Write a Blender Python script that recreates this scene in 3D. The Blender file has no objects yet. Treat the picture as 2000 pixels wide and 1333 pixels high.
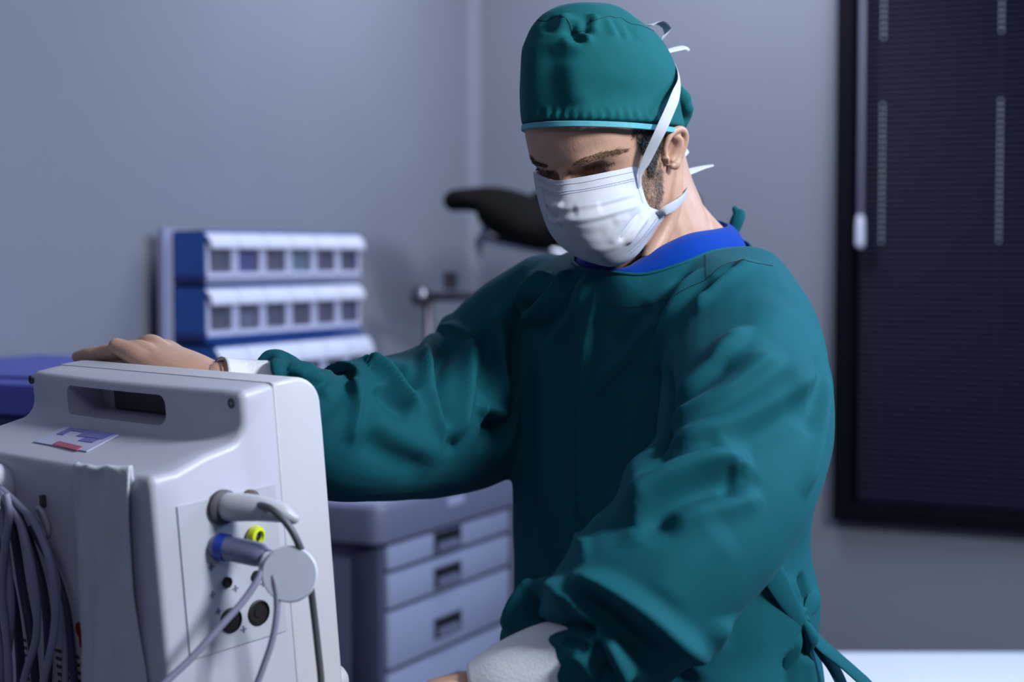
import bpy, bmesh, math, random
import numpy as np
from mathutils import Vector, Matrix
from mathutils.bvhtree import BVHTree

random.seed(7)
rng = np.random.default_rng(7)
SC = bpy.context.scene
COL = SC.collection
PI = math.pi

# ------------------------------------------------------------------ camera
FPX = 60.0 / 36.0 * 2000.0
YAW = math.radians(25.5)
PITCH = math.radians(2.85)
EYE = 1.5
cd = bpy.data.cameras.new('camera')
cam = bpy.data.objects.new('camera', cd)
COL.objects.link(cam)
cam.location = (0, 0, EYE)
cam.rotation_euler = (PI / 2 - PITCH, 0, YAW)
cd.lens = 60
cd.sensor_width = 36
cd.clip_start = 0.05
cd.dof.use_dof = True
cd.dof.focus_distance = 1.67
cd.dof.aperture_fstop = 3.6
SC.camera = cam
SC.view_settings.view_transform = 'Standard'
SC.view_settings.look = 'None'
SC.view_settings.gamma = 1.0
SC.view_settings.exposure = 0.0
SC.view_settings.use_curve_mapping = False
SC.cycles.use_denoising = True

# ------------------------------------------------------------------ light
w = bpy.data.worlds.new('world')
SC.world = w
w.use_nodes = True
w.node_tree.nodes['Background'].inputs[0].default_value = (0.10, 0.13, 0.30, 1)
w.node_tree.nodes['Background'].inputs[1].default_value = 0.06

CY, SY = math.cos(YAW), math.sin(YAW)


def vw(p):
    """view frame (right, depth, height) -> world"""
    return Vector((p[0] * CY - p[1] * SY, p[0] * SY + p[1] * CY, p[2]))


def area(name, pos, target, size, power, color, spread=180):
    l = bpy.data.lights.new(name, 'AREA')
    l.shape = 'RECTANGLE'
    l.size, l.size_y = size
    l.energy = power
    l.color = color
    l.spread = math.radians(spread)
    o = bpy.data.objects.new(name, l)
    COL.objects.link(o)
    o.location = pos
    d = Vector(target) - Vector(pos)
    o.rotation_euler = d.to_track_quat('-Z', 'Y').to_euler()
    return o


# ceiling fittings and a wall wash plus an added front fill, all outside the frame
area('ceiling_panel_key', vw((1.60, 0.66, 2.56)), vw((0.25, 1.75, 1.3)), (0.45, 0.45), 72, (0.90, 0.96, 1.0))
area('ceiling_panel_side', vw((1.85, 2.45, 2.45)), vw((0.3, 1.8, 1.1)), (0.6, 0.6), 34, (0.42, 0.66, 1.0))
area('ceiling_panel_back', (-1.35, 3.5, 2.68), (-1.4, 3.6, 0), (0.9, 0.6), 21, (0.78, 0.85, 1.0))
area('fill_panel_front', vw((-0.2, -0.6, 2.66)), vw((-0.2, 0.2, 0)), (1.2, 0.6), 8, (0.80, 0.86, 1.0))  # added fill lamp that lifts the chest from the front


# ------------------------------------------------------------------ materials
def mat(name, color, rough=0.5, metal=0.0, noise=0.0, nscale=20.0, bump=0.0, bscale=200.0, **kw):
    m = bpy.data.materials.new(name)
    m.use_nodes = True
    nt = m.node_tree
    b = nt.nodes['Principled BSDF']
    b.inputs['Base Color'].default_value = (*color, 1)
    b.inputs['Roughness'].default_value = rough
    b.inputs['Metallic'].default_value = metal
    for k, v in kw.items():
        b.inputs[k.replace('_', ' ')].default_value = v
    tc = nt.nodes.new('ShaderNodeTexCoord')
    if noise:
        n = nt.nodes.new('ShaderNodeTexNoise')
        n.inputs['Scale'].default_value = nscale
        n.inputs['Detail'].default_value = 5
        nt.links.new(tc.outputs['Object'], n.inputs['Vector'])
        mx = nt.nodes.new('ShaderNodeMix')
        mx.data_type = 'RGBA'
        mx.inputs[6].default_value = (*[c * (1 - noise) for c in color], 1)
        mx.inputs[7].default_value = (*[min(1, c * (1 + noise)) for c in color], 1)
        nt.links.new(n.outputs['Fac'], mx.inputs[0])
        nt.links.new(mx.outputs[2], b.inputs['Base Color'])
    if bump:
        n = nt.nodes.new('ShaderNodeTexNoise')
        n.inputs['Scale'].default_value = bscale
        n.inputs['Detail'].default_value = 3
        nt.links.new(tc.outputs['Object'], n.inputs['Vector'])
        bp = nt.nodes.new('ShaderNodeBump')
        bp.inputs['Strength'].default_value = bump
        bp.inputs['Distance'].default_value = 0.001
        nt.links.new(n.outputs['Fac'], bp.inputs['Height'])
        nt.links.new(bp.outputs['Normal'], b.inputs['Normal'])
    return m


M = {}
M['wall'] = mat('painted wall', (0.192, 0.203, 0.248), 0.75, noise=0.06, nscale=3, bump=0.25, bscale=350)
M['trim'] = mat('cove trim', (0.202, 0.214, 0.262), 0.75, bump=0.05)
M['ceiling'] = mat('ceiling tile', (0.6, 0.6, 0.65), 0.9, noise=0.05)
M['floor'] = mat('vinyl floor', (0.10, 0.11, 0.15), 0.45, noise=0.15, nscale=30)
M['black'] = mat('black frame', (0.002, 0.002, 0.006), 0.6, Specular_IOR_Level=0.1, bump=0.03)
M['slat'] = mat('dark blind slat', (0.0035, 0.0045, 0.017), 0.55, Specular_IOR_Level=0.15, noise=0.1)
M['cordpale'] = mat('pale grey plastic', (0.32, 0.36, 0.42), 0.45, noise=0.3, nscale=90)
M['corddark'] = mat('dark ladder cord', (0.02, 0.022, 0.03), 0.45, noise=0.3, nscale=90)
M['glint'] = mat('painted pale glints', (0.55, 0.6, 0.66), 0.2, noise=0.3, nscale=90)
M['wand'] = mat('translucent wand', (0.11, 0.10, 0.18), 0.3, noise=0.1)
M['glass'] = mat('window glass', (0.02, 0.025, 0.05), 0.06, Transmission_Weight=0.5)
M['teal'] = mat('teal surgical cotton', (0.0022, 0.080, 0.110), 0.85, Specular_IOR_Level=0.2, noise=0.10, nscale=14, bump=0.15, bscale=900,
                Sheen_Weight=0.04, Sheen_Roughness=0.4, Sheen_Tint=(0.15, 0.7, 1.0, 1))
M['tealcap'] = mat('teal cap cotton', (0.0030, 0.100, 0.116), 0.85, Specular_IOR_Level=0.2, noise=0.12, nscale=14, bump=0.15, bscale=900,
                   Sheen_Weight=0.04, Sheen_Roughness=0.4, Sheen_Tint=(0.2, 0.8, 1.0, 1))
M['tealhem'] = mat('pale teal hem', (0.10, 0.40, 0.50), 0.65, noise=0.2, nscale=120, bump=0.2, bscale=700)
M['thread'] = mat('dark stitching', (0.001, 0.018, 0.028), 0.8, noise=0.1)
M['scrub'] = mat('royal blue scrub cotton', (0.0, 0.036, 0.30), 0.85, Specular_IOR_Level=0.04, noise=0.12, nscale=30, bump=0.25, bscale=900, Sheen_Weight=0.1)
M['mask'] = mat('white mask fleece', (0.48, 0.49, 0.565), 0.75, noise=0.02, nscale=60, bump=0.12, bscale=1200,
                Subsurface_Weight=0.15, Subsurface_Radius=(0.01, 0.01, 0.012), Subsurface_Scale=0.3)
M['maskstitch'] = mat('blue grey weld dashes', (0.46, 0.49, 0.64), 0.8, noise=0.05)
M['cuff'] = mat('white rib knit cuff', (0.74, 0.77, 0.83), 0.9, noise=0.04, nscale=200, bump=0.6, bscale=500)
M['skin'] = mat('skin', (0.51, 0.30, 0.225), 0.5, noise=0.12, nscale=45, bump=0.25, bscale=420,
                Subsurface_Weight=0.18, Subsurface_Radius=(0.02, 0.008, 0.004), Subsurface_Scale=0.25)
M['hairdark'] = mat('dark brown hair', (0.045, 0.026, 0.016), 0.5, noise=0.3, nscale=300)
M['hair'] = mat('light brown hair', (0.20, 0.115, 0.062), 0.5, noise=0.35, nscale=400)
M['brow'] = mat('sandy brow hair', (0.165, 0.095, 0.05), 0.5, noise=0.4, nscale=500)
M['lash'] = mat('lashes', (0.015, 0.009, 0.007), 0.6, noise=0.1)
M['band'] = mat('dark brown ring', (0.06, 0.035, 0.02), 0.4, noise=0.1)
M['trouser'] = mat('blue trousers', (0.003, 0.03, 0.45), 0.7, noise=0.1)
M['shoe'] = mat('white clog', (0.6, 0.6, 0.62), 0.5, noise=0.05)
M['case'] = mat('off white case plastic', (0.50, 0.50, 0.60), 0.42, noise=0.02, nscale=12, bump=0.08, bscale=1500)
M['bezel'] = mat('white bezel plastic', (0.57, 0.57, 0.64), 0.36, noise=0.015, nscale=12, bump=0.05, bscale=1500)
M['panelgrey'] = mat('grey white connector plate', (0.46, 0.47, 0.55), 0.45, noise=0.02)
M['slotdark'] = mat('dark plastic and slot shade', (0.05, 0.05, 0.065), 0.6, noise=0.05)
M['portblack'] = mat('black port', (0.004, 0.004, 0.006), 0.5, noise=0.1)
M['greyplug'] = mat('light grey plug', (0.46, 0.47, 0.52), 0.4, noise=0.03)
M['blueplug'] = mat('grey blue plug', (0.17, 0.18, 0.30), 0.4, noise=0.05)
M['ringblue'] = mat('blue ring', (0.010, 0.045, 0.36), 0.4, noise=0.05)
M['yellow'] = mat('yellow green ring', (0.62, 0.68, 0.02), 0.4, noise=0.05)
M['tag'] = mat('pale disc', (0.60, 0.64, 0.76), 0.5, noise=0.02)
M['cable'] = mat('lilac grey cable', (0.25, 0.25, 0.37), 0.45, noise=0.06)
M['cabledark'] = mat('dark grey cable', (0.07, 0.075, 0.09), 0.45, noise=0.06)
M['cablenavy'] = mat('navy cable', (0.030, 0.035, 0.085), 0.5, noise=0.06)
M['gauze'] = mat('white gauze', (0.55, 0.58, 0.66), 0.95, noise=0.06, nscale=60, bump=0.8, bscale=260)
M['sticker'] = mat('lilac sticker', (0.50, 0.51, 0.72), 0.5, noise=0.03)
M['stickerblue'] = mat('sticker blue print', (0.16, 0.17, 0.45), 0.5, noise=0.3, nscale=300)
M['stickerred'] = mat('sticker red print', (0.46, 0.10, 0.18), 0.5, noise=0.3, nscale=300)
M['red'] = mat('red sticker', (0.32, 0.012, 0.015), 0.5, noise=0.1)
M['bluecab'] = mat('violet blue cabinet', (0.062, 0.075, 0.40), 0.45, noise=0.05)
M['bluecabdark'] = mat('shaded navy and seam blue', (0.014, 0.022, 0.14), 0.45, noise=0.05)
M['binblue'] = mat('blue bin housing', (0.020, 0.085, 0.36), 0.45, noise=0.05)
M['binwhite'] = mat('milky bin plastic', (0.52, 0.52, 0.70), 0.35, noise=0.02)
M['binlip'] = mat('white bin lip', (0.66, 0.66, 0.80), 0.35, noise=0.02)
M['binclear'] = mat('clear bin window', (0.75, 0.75, 0.9), 0.12, Transmission_Weight=0.93, IOR=1.12)
M['cartbody'] = mat('slate cart plastic', (0.125, 0.133, 0.215), 0.45, noise=0.04)
M['carttop'] = mat('lilac cart top', (0.31, 0.32, 0.48), 0.45, noise=0.04)
M['cartdark'] = mat('dark cart pillar', (0.045, 0.050, 0.095), 0.5, noise=0.05)
M['drawer'] = mat('pale lilac drawer front', (0.27, 0.29, 0.43), 0.45, noise=0.02)
M['steel'] = mat('steel', (0.45, 0.46, 0.52), 0.28, 1.0, noise=0.05)
M['darksteel'] = mat('dark steel', (0.12, 0.11, 0.13), 0.4, 0.8, noise=0.05)
M['pad'] = mat('black vinyl pad', (0.0015, 0.0015, 0.002), 0.8, Specular_IOR_Level=0.08, noise=0.1, bump=0.1)
M['sheet'] = mat('white bed sheet', (0.72, 0.73, 0.86), 0.8, noise=0.02, bump=0.2, bscale=120)
M['screen'] = mat('dark screen', (0.01, 0.012, 0.02), 0.12, noise=0.1)
for i, c in enumerate([(0.10, 0.10, 0.10), (0.03, 0.05, 0.27), (0.15, 0.11, 0.12), (0.16, 0.30, 0.27), (0.11, 0.10, 0.14), (0.09, 0.09, 0.12),
                       (0.09, 0.08, 0.09), (0.18, 0.23, 0.26), (0.12, 0.15, 0.20), (0.07, 0.07, 0.09), (0.11, 0.10, 0.13), (0.10, 0.10, 0.15)]):
    M['content%d' % i] = mat('bin contents %d' % i, c, 0.7, noise=0.5, nscale=60)

# ------------------------------------------------------------------ helpers
ORG = {}


def tag(o, label=None, cat=None, group=None, kind=None):
    for k, v in (('label', label), ('category', cat), ('group', group), ('kind', kind)):
        if v:
            o[k] = v
    return o


def thing(name, label, cat, loc, group=None):
    o = bpy.data.objects.new(name, None)
    COL.objects.link(o)
    o.empty_display_size = 0.1
    o.location = loc
    ORG[o] = Vector(loc)
    return tag(o, label, cat, group)


def obj(name, geo, m, parent=None, smooth=False, view=False, origin=None, kind=None, angle=None):
    V, F = geo
    V = np.asarray(V, float).reshape(-1, 3)
    if view:
        V = np.stack([V[:, 0] * CY - V[:, 1] * SY, V[:, 0] * SY + V[:, 1] * CY, V[:, 2]], 1)
    if parent is not None:
        og = ORG[parent]
    else:
        og = Vector(origin) if origin is not None else Vector(((V[:, 0].min() + V[:, 0].max()) / 2, (V[:, 1].min() + V[:, 1].max()) / 2, V[:, 2].min()))
    me = bpy.data.meshes.new(name)
    me.from_pydata((V - np.array(og)).tolist(), [], [list(map(int, f)) for f in F])
    me.validate()
    o = bpy.data.objects.new(name, me)
    COL.objects.link(o)
    ORG[o] = og
    if parent is not None:
        o.parent = parent
    else:
        o.location = og
    ms = m if isinstance(m, (list, tuple)) else [m]
    for x in ms:
        me.materials.append(x)
    if smooth:
        me.polygons.foreach_set('use_smooth', [True] * len(me.polygons))
        if angle:
            try:
                me.set_sharp_from_angle(angle=math.radians(angle))
            except Exception:
                pass
    if kind:
        o['kind'] = kind
    return o


def join(*gs):
    V, F, n = [], [], 0
    for g in gs:
        v = np.asarray(g[0], float).reshape(-1, 3)
        V.append(v)
        F.extend([[i + n for i in f] for f in g[1]])
        n += len(v)
    return np.concatenate(V), F


def xf(g, fn):
    return np.array([fn(p) for p in np.asarray(g[0]).reshape(-1, 3)]), g[1]


def move(g, d):
    return np.asarray(g[0]) + np.array(d), g[1]


def bm_geo(bm):
    bm.verts.ensure_lookup_table()
    bm.verts.index_update()
    V = np.array([v.co[:] for v in bm.verts])
    F = [[v.index for v in f.verts] for f in bm.faces]
    bm.free()
    return V, F


def box(x0, x1, y0, y1, z0, z1, bev=0.0, seg=2):
    bm = bmesh.new()
    bmesh.ops.create_cube(bm, size=1)
    for v in bm.verts:
        v.co = Vector(((x0 + x1) / 2 + v.co.x * (x1 - x0), (y0 + y1) / 2 + v.co.y * (y1 - y0), (z0 + z1) / 2 + v.co.z * (z1 - z0)))
    if bev:
        bmesh.ops.bevel(bm, geom=bm.edges[:], offset=bev, segments=seg, profile=0.5, affect='EDGES', clamp_overlap=True)
    return bm_geo(bm)


def prism(poly, a0, a1, nseg=1):
    """poly of (b,c) extruded along first axis -> coords (a,b,c)"""
    n = len(poly)
    V, F = [], []
    for k in range(nseg + 1):
        a = a0 + (a1 - a0) * k / nseg
        V += [(a, p[0], p[1]) for p in poly]
    for k in range(nseg):
        for i in range(n):
            j = (i + 1) % n
            F.append([k * n + i, k * n + j, (k + 1) * n + j, (k + 1) * n + i])
    F.append(list(range(n))[::-1])
    F.append([nseg * n + i for i in range(n)])
    return np.array(V), F


def crom(P, sub=8, closed=False):
    P = np.asarray(P, float)
    n = len(P)
    out = []
    rngk = range(n) if closed else range(n - 1)
    for i in rngk:
        p0 = P[(i - 1) % n] if closed or i > 0 else 2 * P[0] - P[1]
        p1 = P[i]
        p2 = P[(i + 1) % n]
        p3 = P[(i + 2) % n] if closed or i + 2 < n else 2 * P[-1] - P[-2]
        for t in np.arange(sub) / sub:
            out.append(0.5 * ((2 * p1) + (-p0 + p2) * t + (2 * p0 - 5 * p1 + 4 * p2 - p3) * t * t + (-p0 + 3 * p1 - 3 * p2 + p3) * t ** 3))
    if not closed:
        out.append(P[-1])
    return np.array(out)


def nrm(v):
    return v / (np.linalg.norm(v, axis=-1, keepdims=True) + 1e-12)


def sweep(P, R, n=12, up=None, sub=8, caps=True, rounded=False, closed=False):
    """tube through P; R scalar, or one (rx, ry) / r per point; up gives the ry direction"""
    P = np.asarray(P, float)
    R = np.asarray(R, float)
    if R.ndim == 0:
        R = np.full((len(P), 2), float(R))
    elif R.ndim == 1:
        R = np.stack([R, R], 1) if len(R) == len(P) else np.tile(R, (len(P), 1))
    if up is not None:
        U = np.asarray(up, float)
        U = np.tile(U, (len(P), 1)) if U.ndim == 1 else U
    A = np.concatenate([P, R] + ([U] if up is not None else []), 1)
    A = crom(A, sub, closed) if sub > 1 else A
    C, RR = A[:, :3], np.abs(A[:, 3:5])
    if rounded:
        T0, T1 = nrm(C[0] - C[1]), nrm(C[-1] - C[-2])
        pre, post, rp, rq = [], [], [], []
        for a in (0.98, 0.86, 0.66, 0.4):
            k = math.sqrt(max(0, 1 - a * a))
            pre.append(C[0] + T0 * RR[0].min() * a); rp.append(RR[0] * k)
            post.append(C[-1] + T1 * RR[-1].min() * a); rq.append(RR[-1] * k)
        if up is not None:
            UU = np.concatenate([np.tile(A[0, 5:8], (4, 1)), A[:, 5:8], np.tile(A[-1, 5:8], (4, 1))])
        C = np.concatenate([pre, C, post[::-1]]); RR = np.concatenate([rp, RR, rq[::-1]])
    elif up is not None:
        UU = A[:, 5:8]
    if closed:
        T = nrm(np.roll(C, -1, 0) - np.roll(C, 1, 0))
    else:
        T = nrm(np.gradient(C, axis=0))
    m = len(C)
    if up is not None:
        S = nrm(np.cross(T, UU))
        O = np.cross(S, T)
    else:
        S = np.zeros((m, 3))
        ref = np.array([0, 0, 1.0]) if abs(T[0][2]) < 0.9 else np.array([1.0, 0, 0])
        S[0] = nrm(np.cross(T[0], ref))
        for i in range(1, m):
            s = S[i - 1] - T[i] * np.dot(S[i - 1], T[i])
            S[i] = nrm(s)
        O = np.cross(S, T)
    ang = np.arange(n) / n * 2 * PI
    V = (C[:, None] + S[:, None] * (RR[:, 0:1] * np.cos(ang))[..., None] + O[:, None] * (RR[:, 1:2] * np.sin(ang))[..., None]).reshape(-1, 3)
    F = []
    for i in range(m if closed else m - 1):
        i2 = (i + 1) % m
        for k in range(n):
            k2 = (k + 1) % n
            F.append([i * n + k, i * n + k2, i2 * n + k2, i2 * n + k])
    if caps and not closed:
        F.append(list(range(n))[::-1])
        F.append([(m - 1) * n + k for k in range(n)])
    return V, F


def loft(rings, cap=True, closed_rows=True):
    n = len(rings[0])
    V = np.concatenate(rings)
    F = []
    for i in range(len(rings) - 1):
        for k in range(n if closed_rows else n - 1):
            k2 = (k + 1) % n
            F.append([i * n + k, i * n + k2, (i + 1) * n + k2, (i + 1) * n + k])
    if cap:
        F.append(list(range(n))[::-1])
        F.append([(len(rings) - 1) * n + k for k in range(n)])
    return V, F


def lathe(prof, n=20, axis_p=(0, 0, 0), axis_d=(0, 0, 1)):
    """prof of (r, t) along axis"""
    d = Vector(axis_d).normalized()
    q = d.to_track_quat('Z', 'Y')
    V = []
    for r, t in prof:
        for k in range(n):
            a = 2 * PI * k / n
            V.append((q @ Vector((r * math.cos(a), r * math.sin(a), t)) + Vector(axis_p))[:])
    F = []
    for i in range(len(prof) - 1):
        for k in range(n):
            k2 = (k + 1) % n
            F.append([i * n + k, i * n + k2, (i + 1) * n + k2, (i + 1) * n + k])
    F.append(list(range(n))[::-1])
    F.append([(len(prof) - 1) * n + k for k in range(n)])
    return np.array(V), F


def grid_solid(G, thick):
    """G (r,c,3) patch -> thin closed shell"""
    r, c, _ = G.shape
    du = np.gradient(G, axis=0); dv = np.gradient(G, axis=1)
    N = nrm(np.cross(dv, du))
    V = np.concatenate([G.reshape(-1, 3), (G - N * thick).reshape(-1, 3)])
    o = r * c
    F = []
    for i in range(r - 1):
        for j in range(c - 1):
            a = i * c + j
            F.append([a, a + 1, a + c + 1, a + c])
            F.append([o + a, o + a + c, o + a + c + 1, o + a + 1])
    b = [j for j in range(c)] + [i * c + c - 1 for i in range(1, r)] + [(r - 1) * c + j for j in range(c - 2, -1, -1)] + [i * c for i in range(r - 2, 0, -1)]
    for k in range(len(b)):
        p, q = b[k], b[(k + 1) % len(b)]
        F.append([p, o + p, o + q, q])
    return V, F


def remesh(g, voxel, smooth=6, fac=0.5):
    me = bpy.data.meshes.new('tmp')
    me.from_pydata(np.asarray(g[0]).tolist(), [], [list(map(int, f)) for f in g[1]])
    bm = bmesh.new(); bm.from_mesh(me)
    bmesh.ops.recalc_face_normals(bm, faces=bm.faces[:])
    bm.to_mesh(me); bm.free()
    o = bpy.data.objects.new('tmp', me)
    COL.objects.link(o)
    r = o.modifiers.new('r', 'REMESH'); r.mode = 'VOXEL'; r.voxel_size = voxel; r.adaptivity = 0
    if smooth:
        s = o.modifiers.new('s', 'SMOOTH'); s.factor = fac; s.iterations = smooth
    dg = bpy.context.evaluated_depsgraph_get()
    e = bpy.data.meshes.new_from_object(o.evaluated_get(dg))
    V = np.empty(len(e.vertices) * 3); e.vertices.foreach_get('co', V); V = V.reshape(-1, 3)
    F = [list(p.vertices) for p in e.polygons]
    bpy.data.objects.remove(o); bpy.data.meshes.remove(me); bpy.data.meshes.remove(e)
    return V, F


def normals(V, F):
    me = bpy.data.meshes.new('tmp')
    me.from_pydata(V.tolist(), [], F)
    N = np.empty(len(V) * 3)
    me.vertex_normals.foreach_get('vector', N)
    bpy.data.meshes.remove(me)
    return N.reshape(-1, 3)


CP, SP = math.cos(PITCH), math.sin(PITCH)


def ray(x, y):
    xc = (x - 1000) / FPX; yc = (666.5 - y) / FPX
    return np.array([xc, CP + yc * SP, -SP + yc * CP])


def px(x, y, d):
    """photo pixel at depth d -> view frame point"""
    r = ray(x, y)
    return np.array([0, 0, EYE]) + r * (d / r[1])


CAMV = Vector((0, 0, EYE))


def hit(bvh, x, y, near=None):
    r = Vector(ray(x, y)).normalized()
    h = bvh.ray_cast(CAMV, r, 20)
    if h[0] is None:
        nr = bvh.find_nearest(CAMV + r * (near or 1.7))
        return np.array(nr[0]), np.array(nr[1])
    return np.array(h[0]), np.array(h[1])


def dens(P, n):
    """resample 2D/3D polyline smoothly to n points"""
    C = crom(P, 12)
    s = np.r_[0, np.cumsum(np.linalg.norm(np.diff(C, axis=0), axis=1))]
    t = np.linspace(0, s[-1], n)
    return np.stack([np.interp(t, s, C[:, k]) for k in range(C.shape[1])], 1)


def sm1(A, w):
    return np.array([A[max(0, i - w):i + w + 1].mean(0) for i in range(len(A))])


def strokes(V, F, S, near=1.7, bvh=None):
    """sculpt strokes: each (pixels, width m, height m, [kind]) raises or sinks real folds"""
    V = V.copy()
    N = normals(V, F)
    bvh = bvh or BVHTree.FromPolygons(V.tolist(), F)
    D = np.zeros(len(V))
    for s in S:
        P2, wd, h = s[0], s[1], s[2]
        kind = s[3] if len(s) > 3 else 'ridge'
        pts = [hit(bvh, *p, near) for p in dens(np.array(P2, float), 60)]
        Q = np.array([p[0] for p in pts]); QN = np.array([p[1] for p in pts])
        Q = sm1(Q, 3); QN = nrm(sm1(QN, 8))
        T = nrm(np.gradient(Q, axis=0))
        m = 3.2 * wd
        lo, hi = Q.min(0) - m, Q.max(0) + m
        idx = np.where(((V > lo) & (V < hi)).all(1))[0]
        if not len(idx):
            continue
        best = np.full(len(idx), 1e9); bi = np.zeros(len(idx), int)
        for k in range(len(Q)):
            d = ((V[idx] - Q[k]) ** 2).sum(1)
            b = d < best
            best[b] = d[b]; bi[b] = k
        rel = V[idx] - Q[bi]
        al = (rel * T[bi]).sum(1)
        al[(bi == 0) & (al < 0)] = 0; al[(bi == len(Q) - 1) & (al > 0)] = 0
        d = np.sqrt(np.maximum(best - al ** 2, 0))
        ok = (N[idx] * QN[bi]).sum(1) > -0.1
        t = bi / (len(Q) - 1)
        tap = np.clip(t / 0.22, 0, 1) * np.clip((1 - t) / 0.22, 0, 1)
        tap = tap * tap * (3 - 2 * tap)
        if kind == 'full':
            tap = np.ones_like(t)
        if kind in ('lap', 'fold'):
            side = np.cross(T[bi], QN[bi])
            sg = ((V[idx] - Q[bi]) * side).sum(1)
            if kind == 'fold':
                f = -1.6 * (sg / wd) * np.exp(-(d / wd) ** 2) + 0.5 * np.exp(-(d / wd) ** 2)
            else:
                f = np.exp(-(d / np.where(sg > 0, wd, wd * 0.45)) ** 2)
        else:
            f = np.exp(-(d / wd) ** 2)
        D[idx] += np.where(ok, h * tap * f, 0)
    return V + N * D[:, None]


def fit_ring(q, z, xl, xr, cxy):
    """scale and shift a horizontal ring so its outline spans the measured width"""
    q = q.copy()
    for _ in range(4):
        u = q[:, 0] / (q[:, 1] * CP - (z - EYE) * SP)
        a, b = u.min(), u.max()
        A, B = (xl - 1000) / FPX, (xr - 1000) / FPX
        k = (B - A) / (b - a)
        q = cxy + (q - cxy) * k
        q[:, 0] += ((A + B) / 2 - (a + b) / 2) * cxy[1]
    return q


def smooth_noise(V, scale, amp, seed=0):
    from mathutils import noise
    return np.array([noise.noise(Vector(p * scale) + Vector((seed, seed * 2.3, 1.7))) for p in V]) * amp


def on_surface(bvh, P2, n, off):
    out, nn = [], []
    for p in dens(np.array(P2, float), n):
        if bvh.ray_cast(CAMV, Vector(ray(*p)).normalized(), 20)[0] is None:
            continue
        a, b = hit(bvh, *p)
        out.append(a + b * off); nn.append(b)
    return np.array(out), np.array(nn)


def dash_line(bvh, P2, npx, dash=0.6, width=0.0007, off=0.0004):
    """raised stitch dashes along a pixel path on a surface"""
    n = npx * 2 + 1
    Q, N = on_surface(bvh, P2, n, off)
    n = len(Q)
    gs = []
    for i in range(0, n - 1, 2):
        a, b = Q[i], Q[i] + (Q[i + 1] - Q[i]) * dash * 1.6
        nn = N[i]; s = nrm(np.cross(b - a, nn)) * width
        V = [a - s, a + s, b + s, b - s]
        V += [v + nn * 0.0004 for v in V]
        gs.append((np.array(V), [[3, 2, 1, 0], [4, 5, 6, 7], [0, 1, 5, 4], [1, 2, 6, 5], [2, 3, 7, 6], [3, 0, 4, 7]]))
    return join(*gs)
# ================================================================== ROOM
XL, YB, XR, YF, HC = -2.12, 4.19, 2.6, -2.6, 2.72


def struct(name, g, m, **k):
    o = obj(name, g, m, **k)
    o['kind'] = 'structure'
    return o


WX0, WX1, WZ0, WZ1 = -1.098, 0.25, 0.842, 2.35
struct('floor', box(XL - .1, XR + .1, YF - .1, YB + .1, -0.1, 0), M['floor'])
struct('ceiling', box(XL - .1, XR + .1, YF - .1, YB + .1, HC, HC + .1), M['ceiling'])
struct('wall_left', box(XL - .1, XL, YF - .1, YB + .1, 0, HC), M['wall'])
struct('wall_right', box(XR, XR + .1, YF - .1, YB + .1, 0, HC), M['wall'])
struct('wall_front', box(XL, XR, YF - .1, YF, 0, HC), M['wall'])
struct('wall_back', join(box(XL, WX0, YB, YB + .1, 0, HC), box(WX1, XR, YB, YB + .1, 0, HC),
                         box(WX0, WX1, YB, YB + .1, 0, WZ0), box(WX0, WX1, YB, YB + .1, WZ1, HC)), M['wall'])
# pale cove strip in the room corner
n = 8
cv = [(XL, YB)] + [(XL + .034 * (1 - math.sin(a)), YB - .034 * (1 - math.cos(a))) for a in np.linspace(0, PI / 2, n)]
g = prism([(p[0], p[1]) for p in cv], 0.1, HC)
struct('trim_1', (np.stack([g[0][:, 1], g[0][:, 2], g[0][:, 0]], 1), g[1]), M['trim'])
struct('baseboard_left', box(XL, XL + .012, YF, YB, 0, .1, .003), M['trim'])
struct('baseboard_back', box(XL + .012, XR, YB - .012, YB, 0, .1, .003), M['trim'])

# window with black frame
wf = thing('window_1', None, None, (WX0, YB, WZ0))
wf['kind'] = 'structure'
fw, fd = 0.045, 0.045
for nm, b in (('frame_jamb', (WX0, WX0 + fw, WZ0, WZ1)), ('frame_jamb', (WX1 - fw, WX1, WZ0, WZ1)),
              ('frame_rail', (WX0 + fw, WX1 - fw, WZ0, WZ0 + fw)), ('frame_rail', (WX0 + fw, WX1 - fw, WZ1 - fw, WZ1))):
    obj(nm, box(b[0], b[1], YB - fd, YB + .05, b[2], b[3], .004), M['black'], wf)
obj('pane', box(WX0 + fw, WX1 - fw, YB + .02, YB + .028, WZ0 + fw, WZ1 - fw), M['glass'], wf)
# added black board standing for the dark night outside
struct('night_board', box(WX0 - .3, WX1 + .3, YB + .5, YB + .55, WZ0 - .4, WZ1 + .3), M['black'])

# venetian blind
bl = thing('venetian_blind', 'black slatted venetian blind closed over the dark window', 'blind', (WX0 + fw, YB, WZ1 - fw))
bx0, bx1 = WX0 + fw + .012, WX1 - fw - .012
obj('head_rail', box(bx0, bx1, YB - .034, YB + .008, WZ1 - fw - .03, WZ1 - fw, .003), M['black'], bl)
obj('bottom_rail', box(bx0, bx1, YB - .024, YB - .004, WZ0 + fw + .004, WZ0 + fw + .018, .004), M['slat'], bl)
pitch = 0.0138
zs = np.arange(WZ0 + fw + .028, WZ1 - fw - .034, pitch)
pr = []
for k in range(5):
    t = -1 + k * .5
    a = math.radians(52)
    bb, cc = t * .0085, .0016 * (1 - t * t)
    pr.append((bb * math.cos(a) - cc * math.sin(a), bb * math.sin(a) + cc * math.cos(a)))
pr2 = pr + [(p[0] + .0003, p[1] - .0005) for p in pr[::-1]]
g = prism(pr2, bx0, bx1)
base = None
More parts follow.
